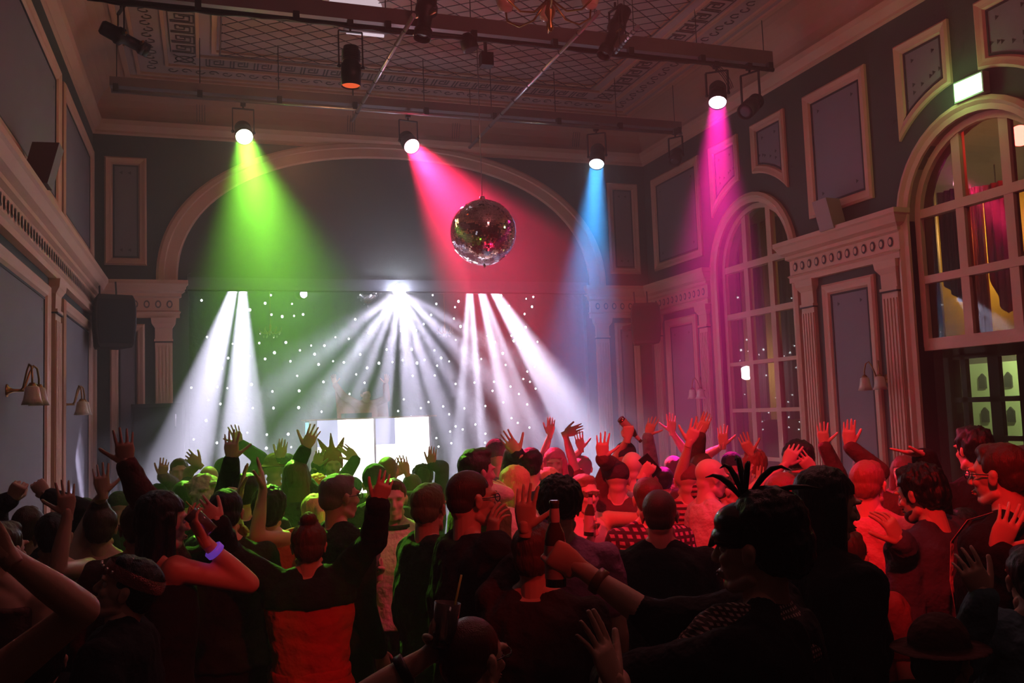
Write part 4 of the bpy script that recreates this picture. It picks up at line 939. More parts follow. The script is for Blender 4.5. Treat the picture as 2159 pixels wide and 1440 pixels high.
    def finish(mb, name, m, vx, wr=.0, sm=3):
        me = remesh(mb, vx, sm, name)
        if wr and near:
            nn = len(me.vertices); co = [0.0]*nn*3; me.vertices.foreach_get('co', co); no = [0.0]*nn*3; me.vertex_normals.foreach_get('vector', no)
            for i in range(nn):
                x, y, z = co[3*i:3*i+3]; f = (nz((x, y, z*.6), 7)+.5*nz((x+9, y, z), 17)+.35*(1-2*abs(nz((x+y, z*.5, y-z), 11))))*wr; f = max(f, -.003)
                co[3*i] = x+no[3*i]*f; co[3*i+1] = y+no[3*i+1]*f; co[3*i+2] = z+no[3*i+2]*f
            me.vertices.foreach_set('co', co); me.update()
        me.materials.clear(); me.materials.append(m); me.polygons.foreach_set('material_index', [0]*len(me.polygons)); me.polygons.foreach_set('use_smooth', [True]*len(me.polygons))
        o = bpy.data.objects.new(name, me); COL.objects.link(o); o.parent = root; o.matrix_parent_inverse = root.matrix_basis.inverted(); return o
    cv = max(vox, .011)
    # ---- top
    if top:
        g = .018 if top in ('tee', 'tank', 'strapless') else .026; mb = MB(); zt = {'strapless': 1.30, 'tank': 1.44, 'shrug': 1.49}.get(top, 1.49)
        torso(mb, g, .86 if top != 'shrug' else 1.355, zt, .012 if top in ('tee', 'long', 'jacket') else 0)
        if top == 'shrug': torso(mb, g+.004, 1.355, 1.49)
        if top == 'tank':
            for s in (-1, 1): limb(mb, T @ V((s*.10, .05, 1.35*k)), T @ V((s*.11, -.07, 1.40*k)), .03, .03)
        fr = {'tee': .6, 'long': 2, 'jacket': 2, 'shrug': 2}.get(top, 0)
        if sleeve is not None: fr = sleeve
        for s in (-1, 1):
            if top not in ('tank', 'strapless'): limb(mb, T @ V((s*.06, -.03, 1.475*k)), T @ V((s*.135, -.02, 1.435*k)), .05+g*.6, .05+g*.7)
            S0, E, Wp, fd, pn, pose = arms[s]; q = T @ V((s*.10, -.012, 1.395*k)); e = g-.006
            if fr > 0:
                limb(mb, q, S0, .06*k+e, .058*k+e); m1 = S0+(E-S0)*min(1, fr); limb(mb, S0, m1, .053*k*w+e, .043*k+e+(.012 if fr < 1 else 0))
            if fr > 1: limb(mb, E, E+(Wp-E)*(.93*(fr-1)), .045*k+e, .030+e)
        if top == 'jacket': limb(mb, T @ V((-.05, -.02, 1.47*k)), T @ V((.05, -.02, 1.47*k)), .062, .062)
        finish(mb, {'jacket': 'jacket', 'shrug': 'shrug', 'tank': 'vest_top', 'strapless': 'strapless_top'}.get(top, 'shirt'), cloth(tcol, pat), cv, .015)
    # ---- legs
    if skirt:
        mb = MB(); rs = []
        for z, rx, ry in ((1.39, .172, .115), (1.30, .168, .118), (1.20, .156, .112), (1.08, .150, .105), (1.04, .152, .108), (.98, .170, .122), (.90, .185, .135), (.70, .20, .15), (.50, .21, .16)):
            if top != 'shrug' and z > 1.1: continue
            rs.append(sring((0, -.01, z*k), rx*k*w+.016, ry*k*w+.016, T, 28))
        mb.rings(rs); finish(mb, 'dress' if top == 'shrug' else 'skirt', skirt if not isinstance(skirt, tuple) else cloth(skirt, 'plaid' if belt else None), cv, .016)
        if top == 'shrug':
            mb = MB(); rs = [sring((0, -.01, z*k), (.152+.004*q)*k*w+.02, (.108+.004*q)*k*w+.02, T, 28) for z, q in ((1.0, 0), (1.01, 1), (1.05, 1), (1.06, 0))]; mb.rings(rs); finish(mb, 'waistband', skirt, .01)
    mb = MB()
    rs = [sring((0, -.01, z*k), rx*k*w+.014, ry*k*w+.014, T) for z, rx, ry in ((.82, .15, .10), (.93, .165, .115), (1.02, .152, .105))]; mb.rings(rs)
    for s in (-1, 1):
        hip, kn, an = T @ V((s*.085*k, 0, .86*k)), T @ V((s*.10*k, .03, .49*k)), T @ V((s*.11*k, -.02, .12)); limb(mb, hip, kn, .090*k*w+.01, .066*k); limb(mb, kn, an, .066*k, .055)
    finish(mb, 'trousers', M_pants[legs], .018, 0, 2)
    for s in (-1, 1):
        an = T @ V((s*.11*k, -.02, .07)); mb = MB(); limb(mb, an-fwd*.03-V((0, 0, .025)), an+fwd*.15-V((0, 0, .035)), .043, .034); limb(mb, an, an+V((0, 0, .05)), .045, .045); finish(mb, 'shoe', M_shoe, .012, 0, 2)
    # ---- hair and face
    if hair:
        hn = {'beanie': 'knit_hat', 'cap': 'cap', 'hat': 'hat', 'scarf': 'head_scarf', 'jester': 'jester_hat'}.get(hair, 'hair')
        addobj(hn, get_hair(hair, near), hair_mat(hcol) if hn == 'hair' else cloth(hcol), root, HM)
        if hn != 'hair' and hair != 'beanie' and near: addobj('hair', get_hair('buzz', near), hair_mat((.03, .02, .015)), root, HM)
    if near and abs(((face+hy+180) % 360)-180) > 35 and eyes:
        for s in (-1, 1):
            addobj('eye', EYE, M_eye, root, HM @ Matrix.Translation((s*.031, .0705, .120))).material_slots[0].link = 'DATA'
            addobj('eyebrow', BROW, hair_mat(hcol) if hn_ok(hair) else M_iris, root, HM @ Matrix.Translation((s*.032, .091, .142)))
        addobj('mouth', MOUTH, M_lip, root, HM @ Matrix.Translation((0, .094, .050)))
    if glasses: addobj('glasses', GLASSES, M_frame, root, HM @ Matrix.Translation((0, .102, .120)))
    if beard:
        mb = MB(); mb.ball((0, .05, .03), (.045, .045, .035), 16, 10); mb.ball((0, .02, .045), (.058, .055, .03), 16, 10); mb.ball((0, .09, .066), (.024, .01, .005), 10, 6); bme = remesh(mb, .006, 1, 'beard'); bme.materials.clear(); addobj('beard', bme, hair_mat(hcol), root, HM)
    STATS.append((label[:30], round(d, 2), round(H, 2)))
    return root, T, HM, arms, k, d
def hn_ok(h): return h not in (None, 'beanie', 'cap', 'hat', 'scarf', 'jester')
def held(key, side, kind, label, tilt=None):
    c, fd, pn, E, Wp = HANDPOS[(key, side)]; ax = fd.cross(pn).normalized()
    if ax.z < 0: ax = -ax
    if tilt: ax = V(tilt).normalized()
    if kind == 'bottle':
        mb = MB(); mb.lathe([(.022, -.10), (.030, -.098), (.031, .03), (.027, .055), (.014, .085), (.0125, .135), (.0145, .137), (.0145, .147), (.011, .148)], c, ax, 18)
        t = thing('beer_bottle', c, label, 'bottle'); mb.build('glass', mat('brown_glass', (.06, .025, .01), .08), t)
        mb = MB(); mb.lathe([(.0318, -.075), (.0318, .02)], c, ax, 18, caps=False); mb.build('paper_label', mat('bottle_label', (.45, .30, .28), .6), t)
        mb = MB(); mb.lathe([(.0145, .085), (.0155, .10), (.0135, .125)], c, ax, 16, caps=False); mb.build('neck_foil', mat('neck_label', (.5, .4, .4), .4), t)
    elif kind == 'phone':
        t = thing('phone', c, label, 'phone'); b = basis(ax, pn); mb = MB(); X, Y, Z = (V((b[0][i], b[1][i], b[2][i])) for i in range(3)); mb.obox(c, X*.036, Y*.005, Z*.072); mb.build('body', M_black, t)
        mb = MB(); mb.obox(c-Y*.0055, X*.032, Y*.0008, Z*.066); mb.build('screen', mat('phone_glass', (.02, .02, .025), .05), t)
    elif kind == 'cup':
        t = thing('tumbler', c, label, 'glass'); mb = MB(); mb.lathe([(.030, -.06), (.036, .06), (.034, .06), (.028, -.052), (.001, -.052)], c, ax, 24); mb.build('glass', mat('tumbler_glass', (.9, .85, .85), .03, trans=.9), t)
        mb = MB(); mb.lathe([(.028, -.05), (.031, .01)], c, ax, 20); mb.build('drink', mat('drink', (.5, .05, .04), .05, trans=.5), t)
        mb = MB(); mb.tube([c+ax*-.04+V((.01, 0, 0)), c+ax*.13+V((.03, 0, 0))], .003, 8); mb.build('straw', mat('straw', (.5, .6, .1), .5), t)
    return t
def band(pr, key, side, col, t=.12, r=.033, name='wristband', g=None, wd=.014):
    c, fd, pn, E, Wp = HANDPOS[(key, side)]; p = Wp+(E-Wp)*t; d = (E-Wp).normalized(); mb = MB(); mb.lathe([(r, -wd), (r+.004, -wd*.8), (r+.004, wd*.8), (r, wd)], p, d, 20)
    mb.build(name, g or mat('band', col, .4), pr[0])
# ------------------------------------------------------------------ the crowd
BK = (.010, .010, .012); DG = (.02, .03, .022); WH = (.62, .60, .58); PK = (.55, .22, .35); CR = (.66, .62, .45); GY = (.16, .16, .17); RD = (.45, .03, .03); DR = (.10, .03, .03); NV = (.02, .025, .05)
hBK = (.006, .005, .005); hBR = (.05, .025, .012); hRD = (.08, .018, .008); hBL = (.55, .40, .16); hGY = (.20, .18, .17); hOR = (.55, .18, .03)
A = person(650, 1100, 104, 0, 'bun', hRD, 'shrug', BK, (437, 1078, .25, 'relax', -50, 480, 1150), (808, 1028, .25, 'relax', 20, 780, 1130), 'woman seen from behind in red dress and black shrug, arms raised in a V', w=1.12, skirt=cloth((.55, .015, .012)), key='dress')
band(A, 'dress', 'L', (.8, .02, .02), .1, .034, 'bracelet')
B = person(724, 1000, 100, 58, 'short', hGY, 'jacket', BK, None, None, 'man in glasses and black jacket behind the woman in the red dress', glasses=True)
Cc = person(828, 1012, 88, 178, 'short', hBR, 'tee', CR, None, (792, 1185, .3, 'grip', -10, 770, 1230), 'man facing the camera in a cream ringer T-shirt with a dark chest pocket', legs=1, key='cream')
_, T_, _, _, k_, _ = Cc
mb = MB(); mb.rings([sring((0, -.02, z*k_), rx*k_+.022, ry*k_+.024, T_) for z, rx, ry in ((1.475, .088, .075), (1.49, .08, .07), (1.50, .074, .066), (1.495, .07, .062))]); shc = next(o for o in Cc[0].children if o.name.startswith('shirt')); mb.build('collar', cloth((.015, .015, .015)), shc)
mb = MB(); mb.rings([[T_ @ V((x, y, z)) for x, z in ((-.115, 1.20*k_), (-.045, 1.20*k_), (-.04, 1.30*k_), (-.118, 1.30*k_))] for y in (.11, .165)], smooth=False); mb.build('pocket', cloth((.012, .012, .012)), shc)
held('cream', 'R', 'cup', 'tumbler with a red drink held by the man in the cream T-shirt', (0, 0, 1))
person(790, 985, 74, 0, 'beanie', (.03, .09, .04), 'jacket', BK, None, None, 'person in a dark green knit hat in front of the DJ booth')
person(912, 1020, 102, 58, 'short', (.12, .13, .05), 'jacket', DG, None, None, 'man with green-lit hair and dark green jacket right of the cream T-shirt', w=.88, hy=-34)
P5 = person(1003, 992, 118, 62, 'buzz', hBR, 'jacket', BK, None, (1040, 1108, .12, 'relax', 8, 1030, 1200), 'tall man in glasses and black jacket holding his hand to his mouth', glasses=True, key='smoke')
P7 = person(1132, 1102, 122, 18, 'short', hRD, 'tee', (.03, .012, .012), (1108, 1072, .12, 'open', 2, 1080, 1190), None, 'auburn-haired man in a dark maroon T-shirt, left palm raised beside his head', w=1.12, key='palm')
person(1182, 1014, 112, 12, 'afro', hBK, 'tee', (.50, .16, .34), None, None, 'man with a dark rounded haircut and pink T-shirt in front of the masked dancer')
person(1388, 1032, 108, 0, 'buzz', (.05, .045, .04), 'tee', BK, None, None, 'broad man with cropped grey hair and black shirt, seen from behind', w=1.08)
person(1362, 1008, 90, -10, 'short', hRD, 'tee', (.40, .16, .24), None, None, 'man in a pink plaid shirt half hidden behind the broad man in black', pat='plaid')
P11 = person(1565, 1062, 188, -72, 'short', hBK, 'long', BK, (1275, 1385, .35, 'open', -20, 1400, 1420), (1178, 1172, -.22, 'grip', -60, 1330, 1345, 'away'), 'woman in profile with a feathered black mask and checked scarf, holding out a bottle', key='mask', hp=2, sleeve=1.25)
held('mask', 'R', 'bottle', 'dark beer bottle held upright by the woman in the feathered mask', (.02, 0, 1))
band(P11, 'mask', 'R', (.2, .1, .05), .22, .034, 'bracelet')
# mask with fascinator and scarf
_, T_, HM_, _, k_, _ = P11
def hpart(fn, name, m, pr, vx=.004, HMx=None, sm=1, disp=0):
    mb = MB(); fn(mb); me = remesh(mb, vx, sm, name); me.materials.clear()
    if disp:
        nv = [v.normal.copy() for v in me.vertices]
        for v, q in zip(me.vertices, nv): v.co = v.co+q*disp*noise.noise(v.co*60)
    return addobj(name, me, m, pr, HMx)
hpart(lambda m: (m.ball((0, .030, .148), (.079, .083, .040), 24, 12), m.ball((0, .02, .185), (.079, .084, .055), 24, 12), limb(m, (0, .10, .145), (0, .118, .118), .016, .008)), 'mask', mat('black_satin', (.008, .008, .009), .25), P11[0], .005, HM_, 6)
hpart(lambda m: (m.ball((0, -.045, .20), (.088, .098, .085), 24, 14), m.ball((0, -.10, .13), (.07, .06, .08), 16, 10)), 'hair_bun', hair_mat(hBK), P11[0], .006, HM_, 1, .006)
fm = mat('feather', (.012, .01, .012), .5); mb = MB()
for i, (dx, dy, dz) in enumerate(((0, .09, .07), (.03, .03, .12), (-.03, -.02, .11), (0, -.10, .10), (.02, -.16, .05), (-.02, .05, .10))):
    s = V((0, .02, .235)); pts = [s+V((dx*t*1.1, dy*t*1.2, dz*math.sin(t*2.0)*1.0)) for t in (0, .2, .4, .6, .8, 1)]; mb.tube([HM_ @ p for p in pts], [.003, .007, .009, .008, .005, .001], 6)
mb.build('feathers', fm, P11[0])
mb = MB()
for z, r, t in ((1.50, .085, .03), (1.475, .105, .034), (1.445, .125, .036), (1.41, .145, .036)):
    mb.tube([T_ @ V((r*k_*math.cos(a), .02+r*.95*k_*math.sin(a)+(.05 if math.sin(a) > 0 else 0), z*k_-.07*max(0, math.sin(a)))) for a in [i*PI/12 for i in range(25)]], t, 10)
for s in (-1, 1): mb.rings([sring((s*.03, .16+.02*s, z*k_), w_, .03, T_, 14) for z, w_ in ((1.38, .06), (1.25, .08), (1.12, .06), (1.04, .01))])
sme = remesh(mb, .009, 2, 'scarf')
nv = [v.normal.copy() for v in sme.vertices]
for v, q in zip(sme.vertices, nv): v.co += q*.008*noise.noise(v.co*16)
sme.materials.clear(); addobj('scarf', sme, cloth((.42, .30, .28), 'check'), P11[0], Matrix())
P12 = person(1745, 992, 145, 62, 'long', hBK, 'long', BK, None, None, 'tall woman with long straight black hair and black top, facing right', hp=-8)
mb = MB(); _, T_, HM_, _, k_, _ = P12
rs = [[HM_ @ V((.10*w_*math.cos(a), -.055-.03*t+.075*w_*math.sin(a), .12-.56*t)) for a in [2*PI*i/20 for i in range(20)]] for t, w_ in ((0, .8), (.2, 1), (.5, 1.05), (.8, 1.0), (1, .75))]; mb.rings(rs)
hme = remesh(mb, .009, 2, 'hair'); hme.materials.clear(); addobj('hair', hme, hair_mat(hBK), P12[0], Matrix())
P13 = person(228, 1172, 140, -75, 'short', hBK, 'long', BK, None, None, 'person at the lower left looking up, wearing a sequined headband', hp=22, key='band')
_, T_, HM_, _, _, _ = P13; mb = MB(); mb.rings([[HM_ @ V((rx*math.cos(a), -.012+ry*math.sin(a), z+.012*math.sin(a))) for a in [2*PI*i/28 for i in range(28)]] for z, rx, ry in ((.150, .084, .112), (.165, .087, .115), (.185, .086, .113), (.198, .082, .107))], caps=False)
hb_ = mb.build('headband', mat('sequins', (.35, .10, .09), .25, .6, bump=1.0, bscale=260), P13[0])
M_gem = mat('gem', (.9, .85, .8), .05, .8)
for i in range(5): mb = MB(); mb.ball(HM_ @ V((-.088*math.cos(.5+i*.25), .118*math.sin(.5+i*.25), .172+.012*math.sin(.5+i*.25))), .006, 8, 6); mb.build('gem', M_gem, hb_)
P15 = person(352, 1040, 116, 72, 'long', hBK, 'tank', BK, None, (412, 1108, .12, 'relax', -30, 492, 1262), 'dark-haired woman in a black vest top drinking, violet band on her wrist', key='drink', hp=-4)
band(P15, 'drink', 'R', (.2, .05, .9), .22, .036, 'wristband', mat('violet_band', (.25, .08, .95), .4, emit=(.25, .1, 1), es=.25))
held('drink', 'R', 'cup', 'clear glass at the lips of the woman with the violet wristband', (-.5, .1, .5))
P16 = person(1008, 1298, 178, 42, 'buzz', hRD, 'tank', (.02, .01, .01), (938, 1318, .05, 'grip', 20, 880, 1440, 'cam'), None, 'man with cropped auburn hair at the bottom edge, raising a tumbler', key='tumbler', glasses=True)
held('tumbler', 'L', 'cup', 'clear tumbler held up at the bottom of the frame, left of the cropped auburn head', (.15, 0, 1))
band(P16, 'tumbler', 'L', (.02, .02, .02), .42, .040, 'wristband')
P17 = person(2088, 937, 130, -68, 'short', hBR, 'jacket', BK, (2118, 1120, .25, 'open', 25, 2150, 1250, 'away'), None, 'man in profile with glasses, dark jacket and a pale lanyard, at the right edge', glasses=True, key='lanyard', Hmax=1.96)
_, T_, _, _, k_, _ = P17; mb = MB()
for s in (-1, 1): mb.rings([[T_ @ V((s*x-.012, y, z*k_)), T_ @ V((s*x+.012, y, z*k_)), T_ @ V((s*x+.012, y+.003, z*k_)), T_ @ V((s*x-.012, y+.003, z*k_))] for x, y, z in ((.085, -.01, 1.53), (.095, .08, 1.50), (.08, .155, 1.42), (.045, .185, 1.28), (.012, .185, 1.15))], smooth=False)
ly_ = mb.build('lanyard', cloth((.6, .5, .5)), P17[0])
mb = MB(); mb.rings([[T_ @ V((x, y, z*k_)) for x, z in ((-.035, 1.07), (.035, 1.07), (.035, 1.15), (-.035, 1.15))] for y in (.186, .190)], smooth=False); mb.build('pass_card', mat('pass_card', (.55, .5, .5), .4), ly_)
P18 = person(2032, 1075, 104, 5, 'long', hBK, 'long', BK, (1912, 934, .15, 'flat', -82, 2005, 1040, 'up'), None, 'dark-haired person in black with one arm raised, palm turned up flat', key='flat')
P19 = person(1937, 985, 105, -58, 'curly', hBK, 'jacket', (.05, .06, .09), None, (1880, 1110, .3, 'relax', -30, 1900, 1190), 'smiling man with dark curly hair and denim jacket over a plaid shirt', hp=-12, skirt=(.45, .06, .25), belt=True, beard=True, key='curly', w=.98)
P20 = person(1832, 972, 98, 18, 'short', (.20, .08, .05), 'long', (.50, .25, .25), None, (1790, 1110, .1, 'relax', -60, 1830, 1190), 'short-haired woman in a pale top with a dark shoulder bag, back to the camera', skirt=(.45, .12, .10), key='bag')
_, T_, _, _, k_, _ = P20; mb = MB(); mb.tube([T_ @ V(p) for p in ((.15, -.02, 1.46*k_), (.18, -.13, 1.3*k_), (.22, -.15, 1.15*k_), (.22, .0, 1.12*k_), (.18, .14, 1.25*k_), (.14, .06, 1.44*k_))], .01, 8); mb.build('bag_strap', M_black, P20[0])
mb = MB(); mb.ball(T_ @ V((.26, -.05, 1.02*k_)), (.05, .12, .11), 14, 10); mb.build('bag', cloth(BK), P20[0])
person(1824, 955, 76, 0, 'short', hBR, 'long', DR, (1790, 915, .1, 'flat', 2, 1800, 1000), None, 'brown-haired person in dark red between the windows, one flat palm up')
person(1762, 985, 72, 0, 'short', hBK, 'long', DR, (1735, 915, .1, 'open', -4, 1738, 1010), None, 'person behind the black-haired woman with one reddish palm raised beside the pilaster')
person(1656, 1000, 92, 28, 'long', (.16, .05, .03), 'long', (.50, .24, .22), None, None, 'woman with long auburn hair in a pale gathered blouse, left of the black-haired woman')
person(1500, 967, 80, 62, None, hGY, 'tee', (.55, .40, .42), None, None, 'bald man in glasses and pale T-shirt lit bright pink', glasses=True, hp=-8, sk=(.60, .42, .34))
person(1446, 978, 74, -5, 'cap', (.16, .05, .05), 'tee', (.42, .12, .14), None, (1462, 912, .15, 'open', 22, 1440, 1010), 'man in a backwards cap and striped shirt, right arm straight up', pat='stripe')
person(1334, 952, 72, 10, None, hGY, 'tee', (.5, .4, .4), None, None, 'bald man with a pale shining head in front of the raised hands', sk=(.66, .48, .40))
P26 = person(1236, 1002, 80, 150, 'short', (.25, .15, .08), 'strapless', (.6, .45, .4), (1370, 985, .1, 'grip', 40, 1330, 1085, 'away'), (1243, 1095, .25, 'grip', -20, 1205, 1120), 'woman in a glittering mask and strapless pale top, left arm stretched out', key='glit', sk=(.62, .40, .30))
hpart(lambda m: (m.ball((0, .05, .125), (.07, .052, .03), 20, 12),), 'mask', mat('glitter', (.35, .25, .12), .3, .7, bump=1, bscale=220), P26[0], .006, P26[2])
held('glit', 'R', 'bottle', 'small beer bottle held low by the woman in the glittering mask', (.1, 0, 1)); held('glit', 'L', 'phone', 'dark phone held up by the woman in the glittering mask', (-.6, 0, .7)); band(P26, 'glit', 'L', (.02, .02, .02), .1, .032, 'bracelet')
person(1152, 990, 68, 200, 'bob', hBL, 'tee', WH, None, None, 'fair-haired person facing the camera left of the glittering mask')
person(1168, 948, 62, 185, 'bob', (.7, .15, .3), 'tee', (.3, .3, .35), None, None, 'person in a bright pink wig facing the camera')
person(1120, 945, 66, 8, 'short', hBK, 'long', NV, (1078, 938, .1, 'open', -38), None, 'dark-haired person in navy, left hand reaching up beside the blonde bob')
person(1072, 985, 72, -58, 'bob', hBL, 'long', CR, (1050, 1030, .2, 'relax', -60), None, 'blonde woman with a bob turned to the left')
person(1013, 952, 84, 60, 'quiff', (.03, .04, .015), 'jacket', (.08, .10, .02), None, None, 'man with a flat-topped dark quiff and striped shoulder')
person(1041, 932, 60, -20, 'beanie', (.10, .09, .13), 'jacket', (.12, .12, .16), None, None, 'person in a grey-violet knit hat in front of the white beams')
person(1085, 955, 62, 0, 'short', hGY, 'jacket', (.2, .22, .26), None, None, 'grey-coated person right of the grey-violet knit hat')
person(816, 963, 64, 0, 'buzz', (.10, .03, .02), 'jacket', BK, None, None, 'close-cropped head silhouetted against the lit booth')
person(868, 1000, 60, 0, 'short', hBR, 'tee', BK, (838, 985, .1, 'open', 18), (852, 980, .1, 'open', -18), 'person clapping hands overhead in front of the lit booth')
person(890, 982, 58, 0, 'curly', hBK, 'jacket', (.03, .03, .05), None, (911, 962, .1, 'flat', 5), 'person at the right end of the booth holding up one hand')
P36 = person(702, 952, 58, 176, 'jester', (.30, .05, .05), 'jacket', (.012, .012, .016), (737, 955, .1, 'flat', -50, 745, 1000), (672, 965, .1, 'relax', 20, 665, 1000), 'person in a pointed jester hat facing the camera, arms spread')
person(668, 1003, 60, 0, 'curly', hOR, 'tee', BK, None, None, 'person with bright orange hair below the jester hat')
person(626, 972, 70, 10, 'long', hBR, 'long', BK, None, (654, 925, .1, 'open', 25, 640, 970), 'brown-haired woman in black with her right arm up beside the booth')
person(577, 963, 58, 0, 'hat', (.16, .04, .04), 'jacket', (.05, .03, .04), None, (594, 950, .1, 'flat', 10), 'person in a dark red hat with one hand up')
person(472, 966, 58, 0, 'short', hBK, 'jacket', (.03, .03, .05), None, (499, 918, .1, 'open', -20, 515, 960), 'dark-haired person at the left of the stage with one arm high')
person(520, 998, 82, 6, 'short', hBK, 'long', BK, (488, 942, .15, 'open', 0, 478, 1020), None, 'dark-haired man in black, left palm up in front of the white beam')
person(440, 982, 60, 0, None, hBR, 'tee', GY, (405, 968, .1, 'relax', -50), None, 'bald man near the left speaker with a hand on his head')
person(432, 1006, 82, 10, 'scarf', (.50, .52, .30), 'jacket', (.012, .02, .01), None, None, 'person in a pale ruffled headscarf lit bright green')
P43 = person(568, 1030, 84, 8, 'curly', (.02, .03, .01), 'tee', (.40, .05, .03), (512, 1012, .15, 'flat', 12, 500, 1070, 'in'), (551, 1000, .2, 'flat', -8, 600, 1110, 'in'), 'dark-haired woman in a red top clapping with green-lit arms', sk=(.62, .42, .28), sleeve=.15)
person(660, 1044, 78, -15, 'pony', hBL, 'long', (.10, .14, .04), None, None, 'blonde with a ponytail lit green behind the red-dressed woman')
person(475, 1032, 90, 0, 'short', hBK, 'tee', (.015, .03, .012), None, None, 'man in a black T-shirt with green-lit shoulders, left of the clapping woman')
person(292, 1060, 104, 0, 'short', hBR, 'long', DR, None, (263, 945, .2, 'open', -5, 300, 1060), 'person in dark red with one long arm raised at the left')
person(213, 1068, 92, 5, 'bun', hBR, 'tank', (.30, .16, .14), (214, 1012, .15, 'open', -6), None, 'person in a pale strappy top at the left, hand raised')
person(112, 1082, 98, 0, 'short', hBK, 'tank', BK, None, (140, 1052, .2, 'open', -4, 160, 1160), 'dark-haired person at the left with spread fingers raised')
person(62, 1068, 92, 10, 'short', hBR, 'long', BK, (38, 1028, .2, 'grip', 30), (80, 1022, .2, 'grip', -40), 'person at the far left holding both hands together overhead')
person(14, 1100, 118, 40, 'short', hBR, 'tank', (.1, .05, .04), None, None, 'person at the left frame edge facing the stage')
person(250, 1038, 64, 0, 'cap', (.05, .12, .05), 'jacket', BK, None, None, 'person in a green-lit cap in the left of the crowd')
person(178, 1052, 66, 0, 'cap', (.06, .13, .04), 'jacket', BK, None, None, 'person in a dull green cap left of the brighter green cap')  # green light on both caps is put into their cloth colour
person(378, 968, 54, 180, 'short', hRD, 'tee', (.3, .12, .12), None, None, 'red-haired person beside the left speaker stack')
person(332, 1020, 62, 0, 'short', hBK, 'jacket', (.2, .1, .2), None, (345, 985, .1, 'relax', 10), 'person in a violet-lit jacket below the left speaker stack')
person(388, 1015, 70, 0, 'short', hBK, 'jacket', BK, None, None, 'dark head between the headscarf and the violet-lit jacket')
person(1540, 955, 62, -10, 'cap', (.03, .03, .06), 'tee', DR, (1524, 920, .1, 'open', 0), None, 'person in a dark blue cap below the far window')
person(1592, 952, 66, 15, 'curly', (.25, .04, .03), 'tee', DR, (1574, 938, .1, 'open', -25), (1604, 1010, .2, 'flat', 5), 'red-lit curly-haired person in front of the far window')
person(1545, 1000, 78, 100, 'short', hBR, 'tee', (.3, .1, .1), (1608, 1020, .25, 'flat', 0, 1610, 1080), (1580, 1005, .25, 'open', 5, 1560, 1080), 'person turned right, clapping in front of the auburn long-haired woman')
person(1682, 936, 70, 0, 'afro', hBK, 'tee', BK, (1668, 958, .2, 'relax', 30), (1700, 975, .2, 'open', -45, 1720, 1020), 'person with a big dark afro at the foot of the far window')
person(1902, 965, 66, 190, 'bob', (.2, .05, .05), 'tee', (.3, .1, .12), None, None, 'pale-faced person half hidden behind the curly-haired man')
person(2042, 905, 88, -40, 'curly', hBK, 'jacket', BK, None, None, 'dark-haired man standing in the doorway', Hmax=2.0)
person(2158, 940, 96, -60, 'short', hBR, 'jacket', (.05, .03, .03), None, None, 'man cut off by the right frame edge behind the lanyard')
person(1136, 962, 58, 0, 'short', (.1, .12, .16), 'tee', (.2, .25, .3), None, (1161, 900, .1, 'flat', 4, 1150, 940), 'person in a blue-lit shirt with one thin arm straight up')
person(1192, 975, 64, 0, 'buzz', hBR, 'tee', (.25, .06, .06), None, (1208, 905, .15, 'flat', 70, 1195, 940), 'person whose raised wrist bends to the right above the pink wig')
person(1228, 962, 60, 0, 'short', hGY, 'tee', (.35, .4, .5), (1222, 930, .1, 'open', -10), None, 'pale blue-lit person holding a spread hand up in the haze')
person(1300, 975, 80, 2, 'cap', (.05, .02, .03), 'long', DR, (1270, 942, .2, 'open', 2, 1268, 1000), None, 'person in a dark cap and red shirt, big spread hand raised')
P = person(1318, 934, 68, 0, 'cap', (.04, .03, .05), 'tee', (.2, .05, .05), None, (1325, 905, .15, 'grip', 5, 1300, 950), 'person in a dark cap lifting a bottle overhead', key='lift')
held('lift', 'R', 'bottle', 'bottle tipped over the head of the person in the dark cap', (.55, 0, -.6))
person(1398, 985, 66, 0, 'short', hBK, 'long', (.2, .25, .32), (1372, 895, .15, 'open', 20, 1400, 950), None, 'person with a blue-white lit hand raised high')
person(1418, 962, 66, -6, 'short', hBR, 'tee', (.2, .05, .05), None, (1416, 893, .1, 'open', -2, 1450, 940), 'person with a red-lit forked hand high above the caps')
person(1478, 955, 62, 0, 'short', hRD, 'long', DR, None, (1484, 895, .1, 'flat', 22, 1478, 950), 'person with a thin violet arm raised left of the far window')
P = person(1990, 1312, 150, 30, 'hat', (.05, .02, .015), 'jacket', (.02, .012, .012), None, None, 'person in a dark brown hat at the lower right', Hmin=1.42)
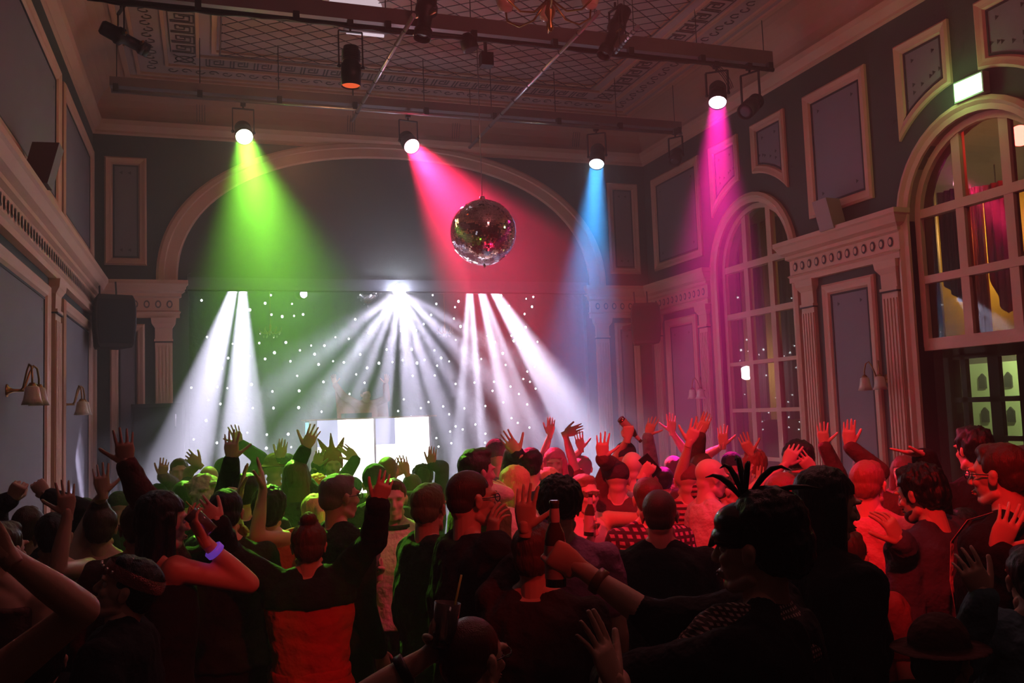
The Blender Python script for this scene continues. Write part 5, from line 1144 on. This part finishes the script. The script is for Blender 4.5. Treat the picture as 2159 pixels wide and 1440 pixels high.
person(2165, 1150, 150, -20, 'short', hBK, 'long', (.05, .14, .17), (2052, 1210, .25, 'relax', -25, 2068, 1320), None, 'person in a teal long-sleeved top at the lower right edge')
person(-130, 1190, 190, 40, 'short', hBR, 'tank', BK, None, (-30, 1120, .25, 'relax', -40, 130, 1260), 'person close to the camera at the lower left, bare elbow out', w=1.1)
person(90, 1330, 150, 0, 'short', hBK, 'long', BK, None, None, 'person in black at the bottom left corner', Hmin=1.42)
person(418, 1128, 84, 0, 'short', hBK, 'jacket', BK, None, None, 'dark figure between the drinking woman and the red dress')
person(1790, 1120, 96, 20, 'short', hBR, 'tee', (.25, .07, .07), None, None, 'low head in a dusky red shirt right of the black-haired woman')
# DJ behind the booth, standing on the stage
_q = onY(772, 818, 13.95)-CAM
DJ = person(772, 818, 58, 165, 'short', hRD, 'long', (.40, .10, .07), (815, 800, .1, 'open', 10, 812, 850), (704, 800, .05, 'open', -10, 735, 855), 'DJ in a draped dark red costume behind the booth, arms spread wide', floor=1.05, dd=_q.dot(_f), key='dj', sk=(.6, .3, .2))  # red light on the DJ is mixed into the costume colour
_, T_, _, ar_, k_, _ = DJ; mb = MB()
for s in (-1, 1):
    S0, E, Wp = ar_[s][:3]; top = [S0, S0.lerp(E, .5), E, E.lerp(Wp, .5), Wp]; rs = []
    for i, p in enumerate(top): q = V((p.x+(i-2)*.02, p.y, min(p.z, S0.z)-.35-.05*math.sin(i*2.1))); rs.append([p+V((0, -.02, 0)), q+V((0, -.03+.02*(i % 2), 0)), q+V((0, .01+.02*(i % 2), 0)), p+V((0, .02, 0))])
    mb.rings(rs, smooth=True)
mb.build('draped_sleeves', cloth((.42, .10, .08)), DJ[0])  # sleeve cloth carries the red light in its colour too
for i in range(len(PLACED)):
    for j in range(i):
        q = math.hypot(PLACED[i][0]-PLACED[j][0], PLACED[i][1]-PLACED[j][1])
        if q < .34: print('CLOSE', round(q, 2), i, STATS[i], j, STATS[j])
bpy.data.scenes.remove(TS)
